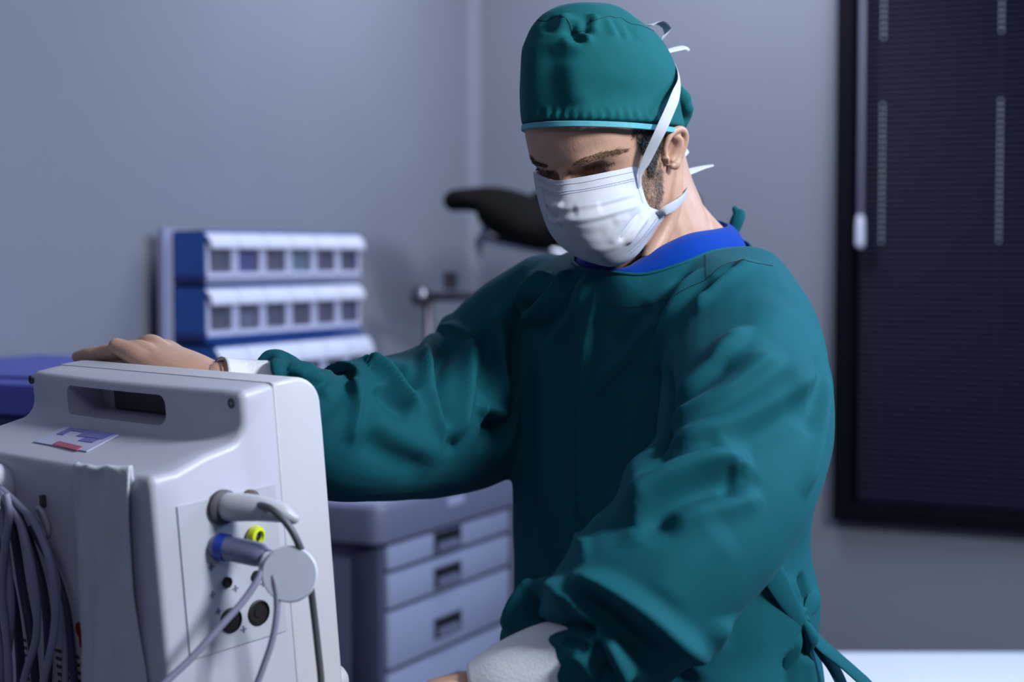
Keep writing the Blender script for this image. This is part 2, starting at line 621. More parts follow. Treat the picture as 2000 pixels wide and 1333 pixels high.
for k, z in enumerate(zs):
    if base is None:
        base = obj('slat', move(g, (0, YB - .016, z)), M['slat'], bl)
        z0 = z
    else:
        o = base.copy(); COL.objects.link(o); o.parent = bl
        o.location = (0, 0, z - z0)
for xx in (-0.985, -0.705, -0.2, 0.12):
    # ladder cords: front string plus added pale discs that paint the glints along it
    obj('ladder_cord', sweep([(xx, YB - .0262, WZ0 + fw + .02), (xx, YB - .0262, WZ1 - fw - .03)], .0006, 6, sub=1), M['corddark'], bl)
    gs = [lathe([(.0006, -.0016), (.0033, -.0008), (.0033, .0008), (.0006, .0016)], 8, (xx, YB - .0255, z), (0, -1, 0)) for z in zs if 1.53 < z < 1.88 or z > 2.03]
    obj('cord_glints', join(*gs), M['glint'], bl, smooth=True, kind='stuff')
wx = -1.030
wd = obj('tilt_wand', sweep([(wx, YB - .055, WZ1 - .08), (wx, YB - .055, 1.60)], .0065, 6, sub=1), M['wand'], bl)
obj('wand_grip', sweep([(wx, YB - .055, 1.60), (wx, YB - .055, 1.585), (wx, YB - .055, 1.53), (wx, YB - .055, 1.52)], [.006, .010, .011, .006], 10, sub=3), M['binlip'], wd, smooth=True)

# ================================================================== CART
CX, CY0, CY1 = -1.55, 2.69, 3.27
cart = thing('medical_cart', 'slate grey medical drawer cart with pale lilac drawer fronts behind the surgeon', 'cart', (-1.8, 2.98, 0))
obj('body', box(-2.05, CX - .02, CY0 + .012, CY1 - .012, .14, .972, .006), M['cartbody'], cart)
obj('side_panel', box(-1.98, -1.66, CY0 + .004, CY0 + .013, .2, .93, .004), M['drawer'], cart)
for yy in (CY0 + .004, CY1 - .03):
    obj('corner_pillar', box(CX - .06, CX - .004, yy, yy + .026, .14, .972, .008), M['cartdark'], cart, smooth=True, angle=40)
# top tray with rounded corners
bm = bmesh.new()
bmesh.ops.create_cube(bm, size=1)
for v in bm.verts:
    v.co = Vector((-1.80 + v.co.x * .53, 2.98 + v.co.y * .62, 1.008 + v.co.z * .072))
ve = [e for e in bm.edges if abs(e.verts[0].co.z - e.verts[1].co.z) > .05]
bmesh.ops.bevel(bm, geom=ve, offset=.035, segments=6, profile=.5, affect='EDGES')
te = [e for e in bm.edges if abs(e.verts[0].co.z - e.verts[1].co.z) < .001 and len(e.link_faces) == 2 and any(len(f.verts) > 4 for f in e.link_faces)]
bmesh.ops.bevel(bm, geom=te, offset=.008, segments=3, profile=.5, affect='EDGES')
tp = obj('top_tray', bm_geo(bm), M['cartbody'], cart, smooth=True, angle=50)
obj('work_surface', box(-2.035, -1.562, 2.70, 3.26, 1.043, 1.0465, .001), M['carttop'], cart)
obj('name_plate', box(-1.5352, -1.533, 2.925, 2.995, 1.012, 1.030, .0008), M['carttop'], cart)
for z0, z1, hz in ((.918, .966, .944), (.846, .910, .874), (.732, .838, .775), (.56, .722, .65), (.38, .552, .47), (.18, .372, .28)):
    dr = obj('drawer', box(CX - .02, CX, CY0 + .032, CY1 - .030, z0, z1, .006), M['drawer'], cart, smooth=True, angle=40)
    yc = 2.953
    h2 = .021
    obj('handle_frame', join(box(CX - .001, CX + .003, yc - .058, yc + .058, hz + h2 - .003, hz + h2, .001), box(CX - .001, CX + .003, yc - .058, yc + .058, hz - h2, hz - h2 + .003, .001),
                             box(CX - .001, CX + .003, yc - .058, yc - .055, hz - h2, hz + h2, .001), box(CX - .001, CX + .003, yc + .055, yc + .058, hz - h2, hz + h2, .001)), M['cartbody'], dr)
    obj('recess_or_slot_shade', box(CX - .004, CX + .0012, yc - .055, yc + .055, hz - h2 + .003, hz + h2 - .003), M['portblack'], dr)
    obj('pull_lip', box(CX, CX + .010, yc - .046, yc + .036, hz - h2 + .004, hz - .001, .002), M['cartbody'], dr)
obj('side_rail', sweep([(-1.70, CY0 - .035, .952), (-2.0, CY0 - .035, .952)], [(.013, .013)] * 2, 10, sub=1), M['steel'], cart, smooth=True)
for xx in (-1.69, -1.99):
    obj('rail_mount', box(xx - .012, xx + .012, CY0 - .045, CY0 + .02, .935, .968, .004), M['steel'], cart)
for xx in (-2.0, -1.6):
    for yy in (CY0 + .06, CY1 - .06):
        wl = obj('caster', lathe([(.0, -.012), (.045, -.012), (.05, -.006), (.05, .006), (.045, .012), (0, .012)], 16, (xx, yy, .05), (1, 0, 0)), M['portblack'], cart, smooth=True, angle=40)
        obj('caster_fork', box(xx - .018, xx + .018, yy - .02, yy + .02, .09, .141, .004), M['steel'], wl)

# ------------------------------------------------------------------ bin rack on the back of the cart
BX = -1.985
rack = thing('storage_bin_rack', 'blue rack of white tip-out storage bins standing on the cart', 'bin rack', (-2.02, 3.06, 1.0465))
by0, by1 = 2.768, 3.362
for yy in (2.745, 3.367):
    obj('upright', box(-2.085, -2.070, yy - .0, yy + .018, 1.0465, 1.556, .002), M['carttop'], rack)
obj('back_panel', box(-2.072, -2.066, 2.763, 3.367, 1.06, 1.553, .001), M['binwhite'], rack)


def bin_row(z0, z1, nb, depth, y0, y1, xf_, c0, lm='binblue'):
    x0 = -2.065
    hs = obj('housing', join(box(x0, x0 + .004, y0, y1, z0, z1), box(x0, xf_ - .004, y0, y0 + .004, z0, z1, .001), box(x0, xf_ - .004, y1 - .004, y1, z0, z1, .001),
                             box(x0, xf_ - .004, y0, y1, z1 - .004, z1, .001), box(x0, xf_ - .005, y0, y1, z0, z0 + .006, .001)), M['binblue'], rack)
    obj('front_ledge', box(xf_ - .010, xf_ + .0005, y0, y1, z0, z0 + .007, .001), M[lm], hs)
    obj('end_groove', box(x0 + .002, xf_ - .004, y0 - .0012, y0, z0, z0 + .016), M['bluecabdark'], hs)
    p = (y1 - y0) / nb
    H = z1 - z0
    for k in range(nb):
        a, b = y0 + k * p + .0015, y0 + (k + 1) * p - .0015
        zb, zt = z0 + .010, z1 - .005
        f = .0105
        zl = zb + (zt - zb) * .66       # lip lower edge
        fr = join(box(xf_ - .006, xf_, a, a + f, zb, zl + .01, .0015), box(xf_ - .006, xf_, b - f, b, zb, zl + .01, .0015),
                  box(xf_ - .006, xf_ + .001, a, b, zb, zb + .012, .0015), box(x0 + .006, xf_ - .004, a, a + .002, zb, zl), box(x0 + .006, xf_ - .004, b - .002, b, zb, zl),
                  box(x0 + .006, xf_ - .004, a, b, zb, zb + .002))
        bn = obj('tip_out_bin', fr, M['binwhite'], rack)
        # rolled lip
        q = []
        for t in np.linspace(0, 1, 7):
            q.append((xf_ - .004 + .017 * math.sin(t * PI * .62), zt - (zt - zl) * t))
        q2 = q + [(u - .004, v + .001) for u, v in q[::-1]]
        g = prism(q2, a, b)
        obj('lip', (np.stack([g[0][:, 1], g[0][:, 0], g[0][:, 2]], 1), g[1]), M['binlip'], bn, smooth=True, angle=50)
        obj('window', box(xf_ - .0045, xf_ - .003, a + f, b - f, zb + .012, zl + .004), M['binclear'], bn)
        ci = (c0 + k) % 12
        hgt = (.95, .95, .95, .9, .95, .95, .6, .75, .55, .9, .95, .85)[ci]
        obj('contents', box(x0 + .012, xf_ - .009 - .006 * (k % 3), a + .006, b - .006, zb + .003, zb + (zl - zb) * hgt, .006), M['content%d' % ci], bn)


bin_row(1.4455, 1.551, 6, .08, by0, by1, BX, 0, 'carttop')
bin_row(1.3300, 1.4405, 6, .08, by0, by1, BX, 6)
bin_row(1.1900, 1.3230, 6, .10, by0, by1, BX + .022, 3)
bin_row(1.0475, 1.1830, 6, .10, by0, by1, BX + .022, 8)

# ------------------------------------------------------------------ violet blue cabinet at the left wall
cab = thing('blue_cabinet', 'violet blue cabinet with darker shaded front behind the monitor', 'cabinet', (-1.87, 2.15, 0))
obj('body', box(-2.10, -1.645, 1.885, 2.40, .06, 1.27, .006), M['bluecabdark'], cab)
obj('top', box(-2.105, -1.64, 1.88, 2.41, 1.272, 1.318, .004), M['bluecab'], cab)  # lit tone put into the top's colour; body and door a shaded copy
obj('lid', box(-2.09, -1.655, 1.96, 2.40, 1.3182, 1.3225, .002), M['bluecab'], cab)
obj('door', box(-2.08, -1.665, 1.872, 1.885, .12, 1.255, .004), M['bluecabdark'], cab)
obj('plinth', box(-2.08, -1.66, 1.90, 2.39, 0, .06), M['portblack'], cab)

# ------------------------------------------------------------------ leg rests of an examination chair behind the surgeon
ch = thing('examination_chair', 'examination chair with black leg rests and dark steel rods behind the surgeon', 'chair', vw((0.12, 3.75, 0)))


def V_(*a):
    return np.array(a, float)


def legrest(P, R, side):
    g = sweep(P, R, 16, up=(0, -0.2, 1), sub=8, rounded=True)
    return remesh(g, .008, 4)


D0 = 3.8
A = [px(886, 392, D0), px(915, 390, D0), px(965, 395, D0), px(1010, 425, D0 - .04), px(1065, 455, D0 - .1)]
obj('leg_rest', legrest(A, [(.05, .024), (.07, .024), (.085, .032), (.09, .046), (.08, .038)], 1), M['pad'], ch, smooth=True, view=True)
A = [px(1040, 425, 3.9), px(1075, 400, 3.92), px(1130, 392, 3.95), px(1200, 400, 3.95)]
obj('leg_rest', legrest(A, [(.05, .03), (.07, .04), (.085, .04), (.06, .03)], 1), M['pad'], ch, smooth=True, view=True)
A = [px(1240, 395, 3.9), px(1300, 390, 3.9), px(1335, 392, 3.9), px(1352, 396, 3.9)]
obj('leg_rest', legrest(A, [(.07, .04), (.08, .04), (.06, .035), (.04, .022)], 1), M['pad'], ch, smooth=True, view=True)
hk = obj('strap_buckle', join(sweep([px(950, 432, D0), px(946, 455, D0), px(940, 470, D0)], [.012, .010, .012], 10),
                              sweep([px(936, 466, D0), px(934, 486, D0), px(938, 508, D0)], [(.016, .012), (.014, .01), (.008, .006)], 10)), M['cordpale'], ch, smooth=True, view=True)
obj('support_rod', sweep([px(946, 466, D0), px(1000, 478, D0), px(1100, 500, D0), px(1180, 560, D0)], .010, 12), M['steel'], ch, smooth=True, view=True)
D1 = 3.98
obj('cross_bar', sweep([px(815, 580, D1), px(1200, 578, D1)], [(.014, .011)] * 2, 12, sub=1), M['darksteel'], ch, smooth=True, view=True)
ck = obj('clamp_knob', join(lathe([(.0, -.02), (.016, -.018), (.024, -.006), (.024, .008), (.014, .018), (0, .02)], 16, px(821, 579, D1 - .01), (-.6, -.8, .1)), ), M['darksteel'], ch, smooth=True, view=True)
obj('knob_cap', lathe([(.012, 0), (.011, .004), (.006, .007), (0, .008)], 14, px(824, 577, D1 - .028), (-.2, -.95, .2)), M['steel'], ck, smooth=True, view=True)
p0, p1 = px(866, 530, D1), px(894, 566, D1)
obj('clamp_block', box(p0[0], p1[0], D1 - .015, D1 + .015, p1[2], p0[2], .004), M['darksteel'], ch, view=True)
for xx, ww in ((836, .011), (1100, .03)):
    q = px(xx, 590, D1)
    obj('post', sweep([(q[0], D1, q[2]), (q[0], D1, .08)], ww, 14, sub=1), M['darksteel'], ch, smooth=True, view=True)
q0, q1 = px(836, 590, D1), px(1100, 590, D1)
obj('base', box(q0[0] - .08, q1[0] + .15, D1 - .18, D1 + .22, 0, .08, .02), M['darksteel'], ch, view=True)
obj('seat', box(q1[0] - .1, q1[0] + .35, D1 - .1, D1 + .3, .55, .66, .03), M['pad'], ch, view=True)
obj('seat_pillar', box(q1[0] + .05, q1[0] + .2, D1 + .0, D1 + .18, .08, .552, .01), M['darksteel'], ch, view=True)

# ------------------------------------------------------------------ white bed, bottom right
hb = 0.742
bed = thing('treatment_bed', 'white sheeted treatment bed at the lower right behind the surgeon', 'bed', vw((1.2, 2.9, 0)))
bd = 3.245
obj('mattress', box(.52, 2.05, bd - .66, bd, hb - .09, hb, .012, 3), M['sheet'], bed, view=True, smooth=True, angle=60)
obj('bed_frame', box(.54, 2.03, bd - .63, bd - .03, hb - .14, hb - .09, .006), M['steel'], bed, view=True)
for xx in (.6, 1.97):
    for yy in (bd - .58, bd - .08):
        obj('leg', sweep([(xx, yy, 0), (xx, yy, hb - .14)], .02, 12, sub=1), M['steel'], bed, view=True, smooth=True)

# ================================================================== MONITOR
TILT = math.radians(5.2)
MW = np.array([.707, -.707, 0])
MDh = np.array([.707, .707, 0])
MU = np.array([0, 0, 1.0]) * math.cos(TILT) - MDh * math.sin(TILT)
MD = MDh * math.cos(TILT) + np.array([0, 0, 1.0]) * math.sin(TILT)
ML = 0.405
M0 = px(581, 739, 1.512) - MW * ML - MD * .085       # left end, handle back plane, top


def mv(p):
    return M0 + MW * p[0] + MD * p[1] + MU * p[2]


def mpx(x, y, axis, val):
    """photo pixel -> monitor coords on the plane coord[axis]=val"""
    r = ray(x, y)
    ax = (MW, MD, MU)[axis]
    t = (val - np.dot(np.array([0, 0, EYE]) - M0, ax)) / np.dot(r, ax)
    q = np.array([0, 0, EYE]) + r * t - M0
    return np.array([np.dot(q, MW), np.dot(q, MD), np.dot(q, MU)])


mon = thing('patient_monitor', 'white patient monitor seen from behind with handle, cables and side ports', 'monitor', vw((M0 + MW * .2 + MU * -.43)))


def mobj(name, g, m, parent=None, **k):
    return obj(name, xf(g, mv), m, parent or mon, view=True, **k)


def arc(cx, cy, r, a0, a1, n=6):
    return [(cx + r * math.cos(math.radians(a)), cy + r * math.sin(math.radians(a))) for a in np.linspace(a0, a1, n)]


HB = -.43
prof = [(-.076, HB), (-.076, -.074)] + arc(-.067, -.0685, .009, 180, 110, 5) + [(-.049, -.0600), (-.019, -.0510)] + arc(.0040, -.0290, .0185, -75, 0, 7) + [(.0225, -.018)] \
    + arc(.0305, -.0105, .008, 180, 95, 6) + [(.044, -.0012), (.0625, 0), (.0625, HB)]
A0 = .047
V, F = prism(prof, A0, ML, 14)
# the grip bows backwards in the middle
for v in V:
    if -.0 < v[1] < .032 and v[2] > -.05:
        v[1] -= .008 * (1 - ((v[0] - (A0 + ML) / 2) / ((ML - A0) / 2)) ** 2)
bm = bmesh.new()
vs = [bm.verts.new(v) for v in V]
for f in F:
    bm.faces.new([vs[i] for i in f])
bmesh.ops.recalc_face_normals(bm, faces=bm.faces[:])
ends = [e for e in bm.edges if len(e.link_faces) == 2 and any(len(f.verts) > 8 for f in e.link_faces)]
bmesh.ops.bevel(bm, geom=ends, offset=.007, segments=3, profile=.5, affect='EDGES', clamp_overlap=True)
bmesh.ops.triangulate(bm, faces=[f for f in bm.faces if len(f.verts) > 4])
body = bm_geo(bm)
# finger slot cut through the grip with a boolean
p_l, p_r = mpx(130, 780, 1, .016), mpx(322, 800, 1, .015)
sl0, sl1 = p_l[0], p_r[0]
sz1, sz0 = mpx(318, 779, 1, .015)[2] + .003, mpx(318, 831, 1, .015)[2]
print('SLOT', sl0, sl1, sz0, sz1)


def bool_cut(g, cut):
    res = []
    for q in (g, cut):
        me = bpy.data.meshes.new('tmp'); me.from_pydata(np.asarray(q[0]).tolist(), [], [list(map(int, f)) for f in q[1]])
        b2 = bmesh.new(); b2.from_mesh(me); bmesh.ops.recalc_face_normals(b2, faces=b2.faces[:]); b2.to_mesh(me); b2.free()
        o = bpy.data.objects.new('tmp', me); COL.objects.link(o); res.append(o)
    md = res[0].modifiers.new('b', 'BOOLEAN'); md.operation = 'DIFFERENCE'; md.object = res[1]; md.solver = 'EXACT'
    dg = bpy.context.evaluated_depsgraph_get()
    e = bpy.data.meshes.new_from_object(res[0].evaluated_get(dg))
    V = np.empty(len(e.vertices) * 3); e.vertices.foreach_get('co', V); V = V.reshape(-1, 3)
    F = [list(p.vertices) for p in e.polygons]
    for o in res:
        bpy.data.objects.remove(o)
    return V, F


bm = bmesh.new(); bmesh.ops.create_cube(bm, size=1)
for v in bm.verts:
    v.co = Vector(((sl0 + sl1) / 2 + v.co.x * (sl1 - sl0), .026 + v.co.y * .066, (sz0 + sz1) / 2 + v.co.z * (sz1 - sz0)))
bmesh.ops.bevel(bm, geom=[e for e in bm.edges if abs(e.verts[0].co.y - e.verts[1].co.y) > .03], offset=.009, segments=5, profile=.5, affect='EDGES')
bmesh.ops.bevel(bm, geom=[e for e in bm.edges if e.verts[0].co.y > .04 and e.verts[1].co.y > .04], offset=.006, segments=2, profile=.5, affect='EDGES')
cut = bm_geo(bm)
body = bool_cut(body, cut)
hs = mobj('rear_case', body, M['case'], smooth=True, angle=32)
mobj('recess_or_slot_shade', box(sl0 + .03, sl1 - .001, .050, .0595, sz0 + .001, sz1 - .001, .002), M['slotdark'], hs)  # dark plate puts the shade deep in the slot into colour
# front bezel
pr = [(.0560, HB - .004), (.0560, .0002), (.080, .0010)] + arc(.082, -.0260, .0268, 88, 5, 9) + [(.1094, -.05), (.1098, HB - .004)]
V, F = prism(pr, A0 - .001, ML + .001, 1)
bm = bmesh.new(); vs = [bm.verts.new(v) for v in V]
for f in F:
    bm.faces.new([vs[i] for i in f])
bmesh.ops.recalc_face_normals(bm, faces=bm.faces[:])
bmesh.ops.bevel(bm, geom=[e for e in bm.edges if len(e.link_faces) == 2 and any(len(f.verts) > 8 for f in e.link_faces)], offset=.004, segments=3, profile=.5, affect='EDGES')
bmesh.ops.triangulate(bm, faces=[f for f in bm.faces if len(f.verts) > 4])
mobj('front_bezel', bm_geo(bm), M['bezel'], smooth=True, angle=35)
mobj('screen', box(A0 + .03, ML - .03, .1085, .1115, -.36, -.06, .001), M['screen'])

kp = mpx(662, 1322, 0, ML)
mobj('control_knob', lathe([(0, -.004), (.012, -.004), (.014, .004), (.013, .012), (.008, .016), (0, .017)], 18, (ML - .02, .110, kp[2] - .01), (0, 1, 0)), M['bezel'], smooth=True, angle=50)
# screws on the handle
for sx, sy in ((453, 788), (62, 742)):
    q = mpx(sx, sy, 1, .0220)
    mobj('screw', lathe([(.0045, 0), (.0045, .0014), (.002, .0016), (.002, .0004), (0, .0004)], 12, (q[0], q[1], q[2]), (0, -1, 0)), M['slotdark'], smooth=True, angle=40)

# sticker on the sloping shoulder
sl_n = nrm(np.array([0, -.31, .95]))


def shoulder(x, y):
    # point on slope plane through (0,-.055,-.077) .. (0,-.030,-.068)
    r = ray(x, y)
    n_ = MD * sl_n[1] + MU * sl_n[2]
    n_ = nrm(MD * (-.287) + MU * .958)
    p_ = mv((0, -.049, -.0600))
    t = np.dot(p_ - np.array([0, 0, EYE]), n_) / np.dot(r, n_)
    q = np.array([0, 0, EYE]) + r * t
    return q + n_ * .0012


def sticker(name, corners, m, parent, lift=0.0):
    n_ = nrm(MD * (-.287) + MU * .958)
    P = [shoulder(*c) + n_ * lift for c in corners]
    V = [p for p in P] + [p - n_ * .0008 for p in P]
    return obj(name, (np.array(V), [[0, 1, 2, 3], [7, 6, 5, 4], [0, 4, 5, 1], [1, 5, 6, 2], [2, 6, 7, 3], [3, 7, 4, 0]]), m, parent, view=True)


st = sticker('service_sticker', [(66, 865), (127, 836), (232, 852), (170, 884)], M['sticker'], mon)
for c in ([(112, 851), (138, 839), (150, 841), (124, 853)], [(150, 855), (178, 843), (228, 851), (202, 861)], [(140, 844), (152, 840), (176, 843), (164, 848)], [(154, 864), (168, 858), (196, 862), (182, 868)]):
    sticker('blue_print', c, M['stickerblue'], st, .0006)
sticker('red_print', [(104, 871), (116, 865), (163, 876), (151, 883)], M['stickerred'], st, .0006)

# connector plate on the right side
side = ML + .0005
cs = [mpx(x, y, 0, side) for x, y in ((402, 968), (520, 942), (560, 1232), (400, 1262))]
cb = [c[1] for c in cs]; cc = [c[2] for c in cs]
b0, b1, c0, c1 = -.052, .050, max(cc[0], cc[1]) - .004, min(cc[2], cc[3])
bm = bmesh.new(); bmesh.ops.create_cube(bm, size=1)
for v in bm.verts:
    v.co = Vector((side + v.co.x * .002, (b0 + b1) / 2 + v.co.y * (b1 - b0), (c0 + c1) / 2 + v.co.z * (c1 - c0)))
bmesh.ops.bevel(bm, geom=[e for e in bm.edges if abs(e.verts[0].co.x - e.verts[1].co.x) > .001], offset=.012, segments=5, profile=.5, affect='EDGES')
plate = mobj('connector_plate', bm_geo(bm), M['panelgrey'], smooth=True, angle=30)
SX = side + .001


def sp(x, y, out=0.0):
    q = mpx(x, y, 0, SX)
    return np.array([q[0] + out, q[1], q[2]])


for x, y, r in ((451, 1212, .0098), (505, 1197, .0100)):
    o = mobj('large_port', lathe([(r * 1.12, -.001), (r * 1.12, .0016), (r, .002), (r * .96, .0004), (r * .5, .0004), (r * .45, .0012), (0, .0012)], 22, sp(x, y), (1, 0, 0)), M['portblack'], plate, smooth=True, angle=40)
for x, y, r in ((443, 1138, .0048), (500, 1126, .0050)):
    o = mobj('small_port', lathe([(r, -.001), (r, .002), (r * .7, .002), (r * .6, .0006), (0, .0006)], 16, sp(x, y), (1, 0, 0)), M['portblack'], plate, smooth=True, angle=40)
for x, y in ((412, 1108), (415, 1162), (460, 1150), (514, 1140), (427, 1195), (476, 1230)):
    q = sp(x, y)
    mobj('port_symbol', join(box(SX - .0005, SX + .0007, q[1] - .0030, q[1] + .0030, q[2] - .0006, q[2] + .0006), box(SX - .0005, SX + .0007, q[1] - .0006, q[1] + .0006, q[2] - .003, q[2] + .003)), M['blueplug'], plate)
# big grey connector in a black boot
q = sp(436, 990)
pl = mobj('grey_plug', sweep([q + V_(-.001, 0, 0), q + V_(.012, .004, .0), q + V_(.032, .014, -.001), q + V_(.050, .024, -.005), q + V_(.058, .030, -.010)],
                             [(.0105, .012), (.0115, .0125), (.0108, .0112), (.0085, .0085), (.005, .005)], 16, rounded=True), M['greyplug'], smooth=True)
mobj('plug_boot', lathe([(.0150, 0), (.0150, .004), (.0125, .0055), (0, .0055)], 20, q + V_(0, -.001, 0), (1, 0, 0)), M['slotdark'], pl, smooth=True, angle=40)
q2 = sp(486, 973)
mobj('plug_latch', lathe([(.0075, 0), (.0075, .006), (.004, .010), (0, .010)], 14, q2, (1, 0, 0)), mat('brown latch', (.10, .07, .05), .5, noise=.1), pl, smooth=True, angle=40)
# yellow ring port
q = sp(494, 1047)
yr = mobj('yellow_port_ring', lathe([(.0045, .0), (.0085, .0), (.0095, .003), (.0085, .007), (.0055, .008), (.0045, .004)], 20, q, (1, .25, -.1)), M['yellow'], plate, smooth=True, angle=50)
mobj('yellow_port_socket', lathe([(.0050, 0), (.0050, .005), (0, .0055)], 16, q, (1, .25, -.1)), M['portblack'], yr, smooth=True)
# grey blue plug with blue ring
q = sp(424, 1068)
bp_ = mobj('grey_blue_plug', sweep([q, q + V_(.014, .006, -.002), q + V_(.036, .016, -.006), q + V_(.044, .020, -.008), q + V_(.056, .026, -.010)],
                                  [.0105, .0105, .0105, .007, .005], 16, rounded=True), M['blueplug'], smooth=True)
mobj('blue_ring', sweep([q + V_(.002, .001, 0), q + V_(.009, .004, -.001)], [.0118, .0118], 18, sub=1), M['ringblue'], bp_, smooth=True, angle=40)
tip = q + V_(.056, .026, -.010)
# round pale disc hanging on the cable
dp = mv(tip)
c_ = px(566, 1122, dp[1] - .012)
disc = obj('round_tag', lathe([(0, -.0018), (.0225, -.0018), (.0238, 0), (.0225, .0018), (0, .0018)], 30, c_, (-.05, -1, .12)), M['tag'], mon, view=True, smooth=True, angle=40)
obj('tag_neck', box(-.5, .5, -.5, .5, -.5, .5), M['tag'], disc) if False else None
a_ = px(512, 1096, dp[1] - .004); b_ = px(548, 1112, dp[1] - .010)
obj('tag_neck', sweep([a_, (a_ + b_) / 2, b_], [(.008, .004), (.012, .004), (.014, .002)], 12, up=(0, -1, 0)), M['tag'], disc, view=True, smooth=True)


def cable(name, pts, r, m, parent=mon):
    return obj(name, sweep([px(*p) for p in pts], r, 8, sub=8), m, parent, view=True, smooth=True)


e = dp[1]
cable('dark_cable', [(497, 985, e + .01), (530, 995, e - .005), (565, 1030, e - .01), (590, 1080, e - .008), (604, 1130, e + .006), (612, 1190, e + .012), (620, 1260, e + .014), (628, 1345, e + .014), (630, 1460, e + .014)], .0032, M['cabledark'])
cable('plug_cable', [(515, 1102, e - .006), (505, 1130, e - .012), (475, 1175, e - .02), (430, 1225, e - .03), (375, 1285, e - .04), (318, 1338, e - .05), (250, 1400, e - .06), (170, 1470, e - .06)], .0030, M['cable'])
cable('plug_cable', [(520, 1100, e - .006), (536, 1135, e - .012), (541, 1190, e - .014), (532, 1250, e - .016), (512, 1310, e - .018), (490, 1370, e - .02), (470, 1450, e - .02)], .0028, M['cable'])

# rear face: gauze strip over the shoulder, knob, hook, sticker, vents, cables
RB = -.076


def rp(x, y, out=0.0):
    q = mpx(x, y, 1, RB - out)
    return q


gl, gr = [], []
rows = [((160, 905), (258, 912)), ((158, 930), (262, 935)), ((156, 1000), (264, 1000)), ((158, 1080), (266, 1085)), ((163, 1160), (272, 1165)), ((170, 1240), (280, 1250)), ((175, 1320), (292, 1330)), ((180, 1420), (300, 1430)), ((182, 1500), (302, 1510))]
G = []
rk = 0
for k, (a, b) in enumerate(rows):
    pa, pb = rp(*a), rp(*b)
    row = []
    for t in np.linspace(0, 1, 13):
        q = pa + (pb - pa) * t
        q[1] -= .004 + .006 * math.sin(t * PI) ** .7 + .0022 * math.sin(t * 17 + k * 1.3) + .0015 * math.sin(k * 2.1 + t * 5)
        row.append(mv(q))
    G.append(row)
# over the top on to the slope
top = [[mv(rp(*a) * 0 + np.array([rp(*rows[0][0])[0] + (rp(*rows[0][1])[0] - rp(*rows[0][0])[0]) * t, bb, cc_])) for t in np.linspace(0, 1, 13)] for bb, cc_ in ((-.062, -.0625), (-.069, -.0650), (-.0765, -.070))]
G = np.array(top + G)
rr = np.stack([crom(G[:, j], 4) for j in range(G.shape[1])], 1)
rr = np.stack([crom(rr[i], 3) for i in range(rr.shape[0])], 0)
obj('gauze_strip', grid_solid(rr, .0022), M['gauze'], mon, view=True, smooth=True)

q = rp(8, 948)
kn = mobj('probe_holder', lathe([(.018, 0), (.021, .003), (.0215, .012), (.019, .017), (.013, .018), (.011, .008), (0, .008)], 26, (q[0], RB + .002, q[2]), (0, -1, 0)), M['binlip'], smooth=True, angle=45)
mobj('probe', lathe([(.0115, 0), (.0115, .012), (.006, .022), (0, .023)], 18, (q[0], RB - .006, q[2]), (0, -1, 0)), M['cable'], kn, smooth=True, angle=45)
q = rp(91, 1018)
ring_pts = [np.array([q[0] + .0072 * math.cos(a), RB - .004 - .003 * math.sin(a), q[2] + .0135 * math.sin(a)]) for a in np.linspace(0, 2 * PI, 13)[:-1]]
hk = mobj('hook_ring', sweep(ring_pts, .0022, 8, sub=3, closed=True), M['greyplug'], smooth=True)
mobj('hook_mount', box(q[0] - .003, q[0] + .003, RB - .004, RB + .001, q[2] + .013, q[2] + .024, .001), M['slotdark'], hk)
q = rp(158, 1240)
mobj('red_sticker', lathe([(.0075, 0), (.0075, .0008), (0, .0008)], 20, (q[0], RB + .0002, q[2] + .004), (0, -1, 0)), M['red'])
mobj('red_arrow', box(q[0] - .003, q[0] + .003, RB - .0008, RB, q[2] - .012, q[2] - .002), M['red'])
vt = rp(108, 1270)
for k in range(9):
    z = vt[2] - k * .0075
    mobj('vent_slot', box(vt[0], vt[0] + .042, RB - .0006, RB + .001, z - .0016, z + .0016, .0005), M['slotdark'])
vt = rp(28, 1245)
for k in range(10):
    z = vt[2] - k * .0075
    mobj('vent_slot', box(vt[0], vt[0] + .022, RB - .0006, RB + .001, z - .0016, z + .0016, .0005), M['slotdark'])


def rcable(name, pts, out, r, m):
    P = []
    for k, p in enumerate(pts):
        o_ = out if np.isscalar(out) else out[k]
        P.append(mv(rp(p[0], p[1], o_)))
    return obj(name, sweep(P, r, 8, sub=8), m, mon, view=True, smooth=True)


kx, ky = 10, 965
rcable('looped_cable', [(-4, 952), (16, 985), (42, 1030), (60, 1100), (72, 1180), (70, 1250), (52, 1310), (30, 1390), (0, 1450)], [.02, .026, .03, .032, .032, .03, .03, .03, .03], .0036, M['cable'])
rcable('looped_cable', [(0, 955), (30, 982), (66, 1020), (96, 1090), (108, 1170), (105, 1240), (90, 1310), (70, 1390), (40, 1460)], [.02, .022, .024, .026, .026, .026, .026, .026, .026], .0036, M['cable'])
rcable('looped_cable', [(12, 965), (18, 1010), (10, 1070), (4, 1150), (12, 1240), (18, 1330), (10, 1420)], .036, .0036, M['cable'])
rcable('looped_cable', [(-10, 960), (2, 1010), (16, 1110), (22, 1200), (14, 1290), (4, 1380)], .030, .0036, M['cable'])
rcable('looped_cable', [(-6, 990), (-14, 1080), (-8, 1200), (2, 1300), (-2, 1400)], .034, .0036, M['cable'])
rcable('navy_cable', [(14, 985), (30, 1060), (44, 1150), (60, 1240), (70, 1340), (72, 1420)], .014, .0042, M['cablenavy'])
rcable('navy_cable', [(30, 995), (58, 1060), (84, 1150), (94, 1250), (92, 1350), (80, 1440)], .010, .0040, M['cablenavy'])
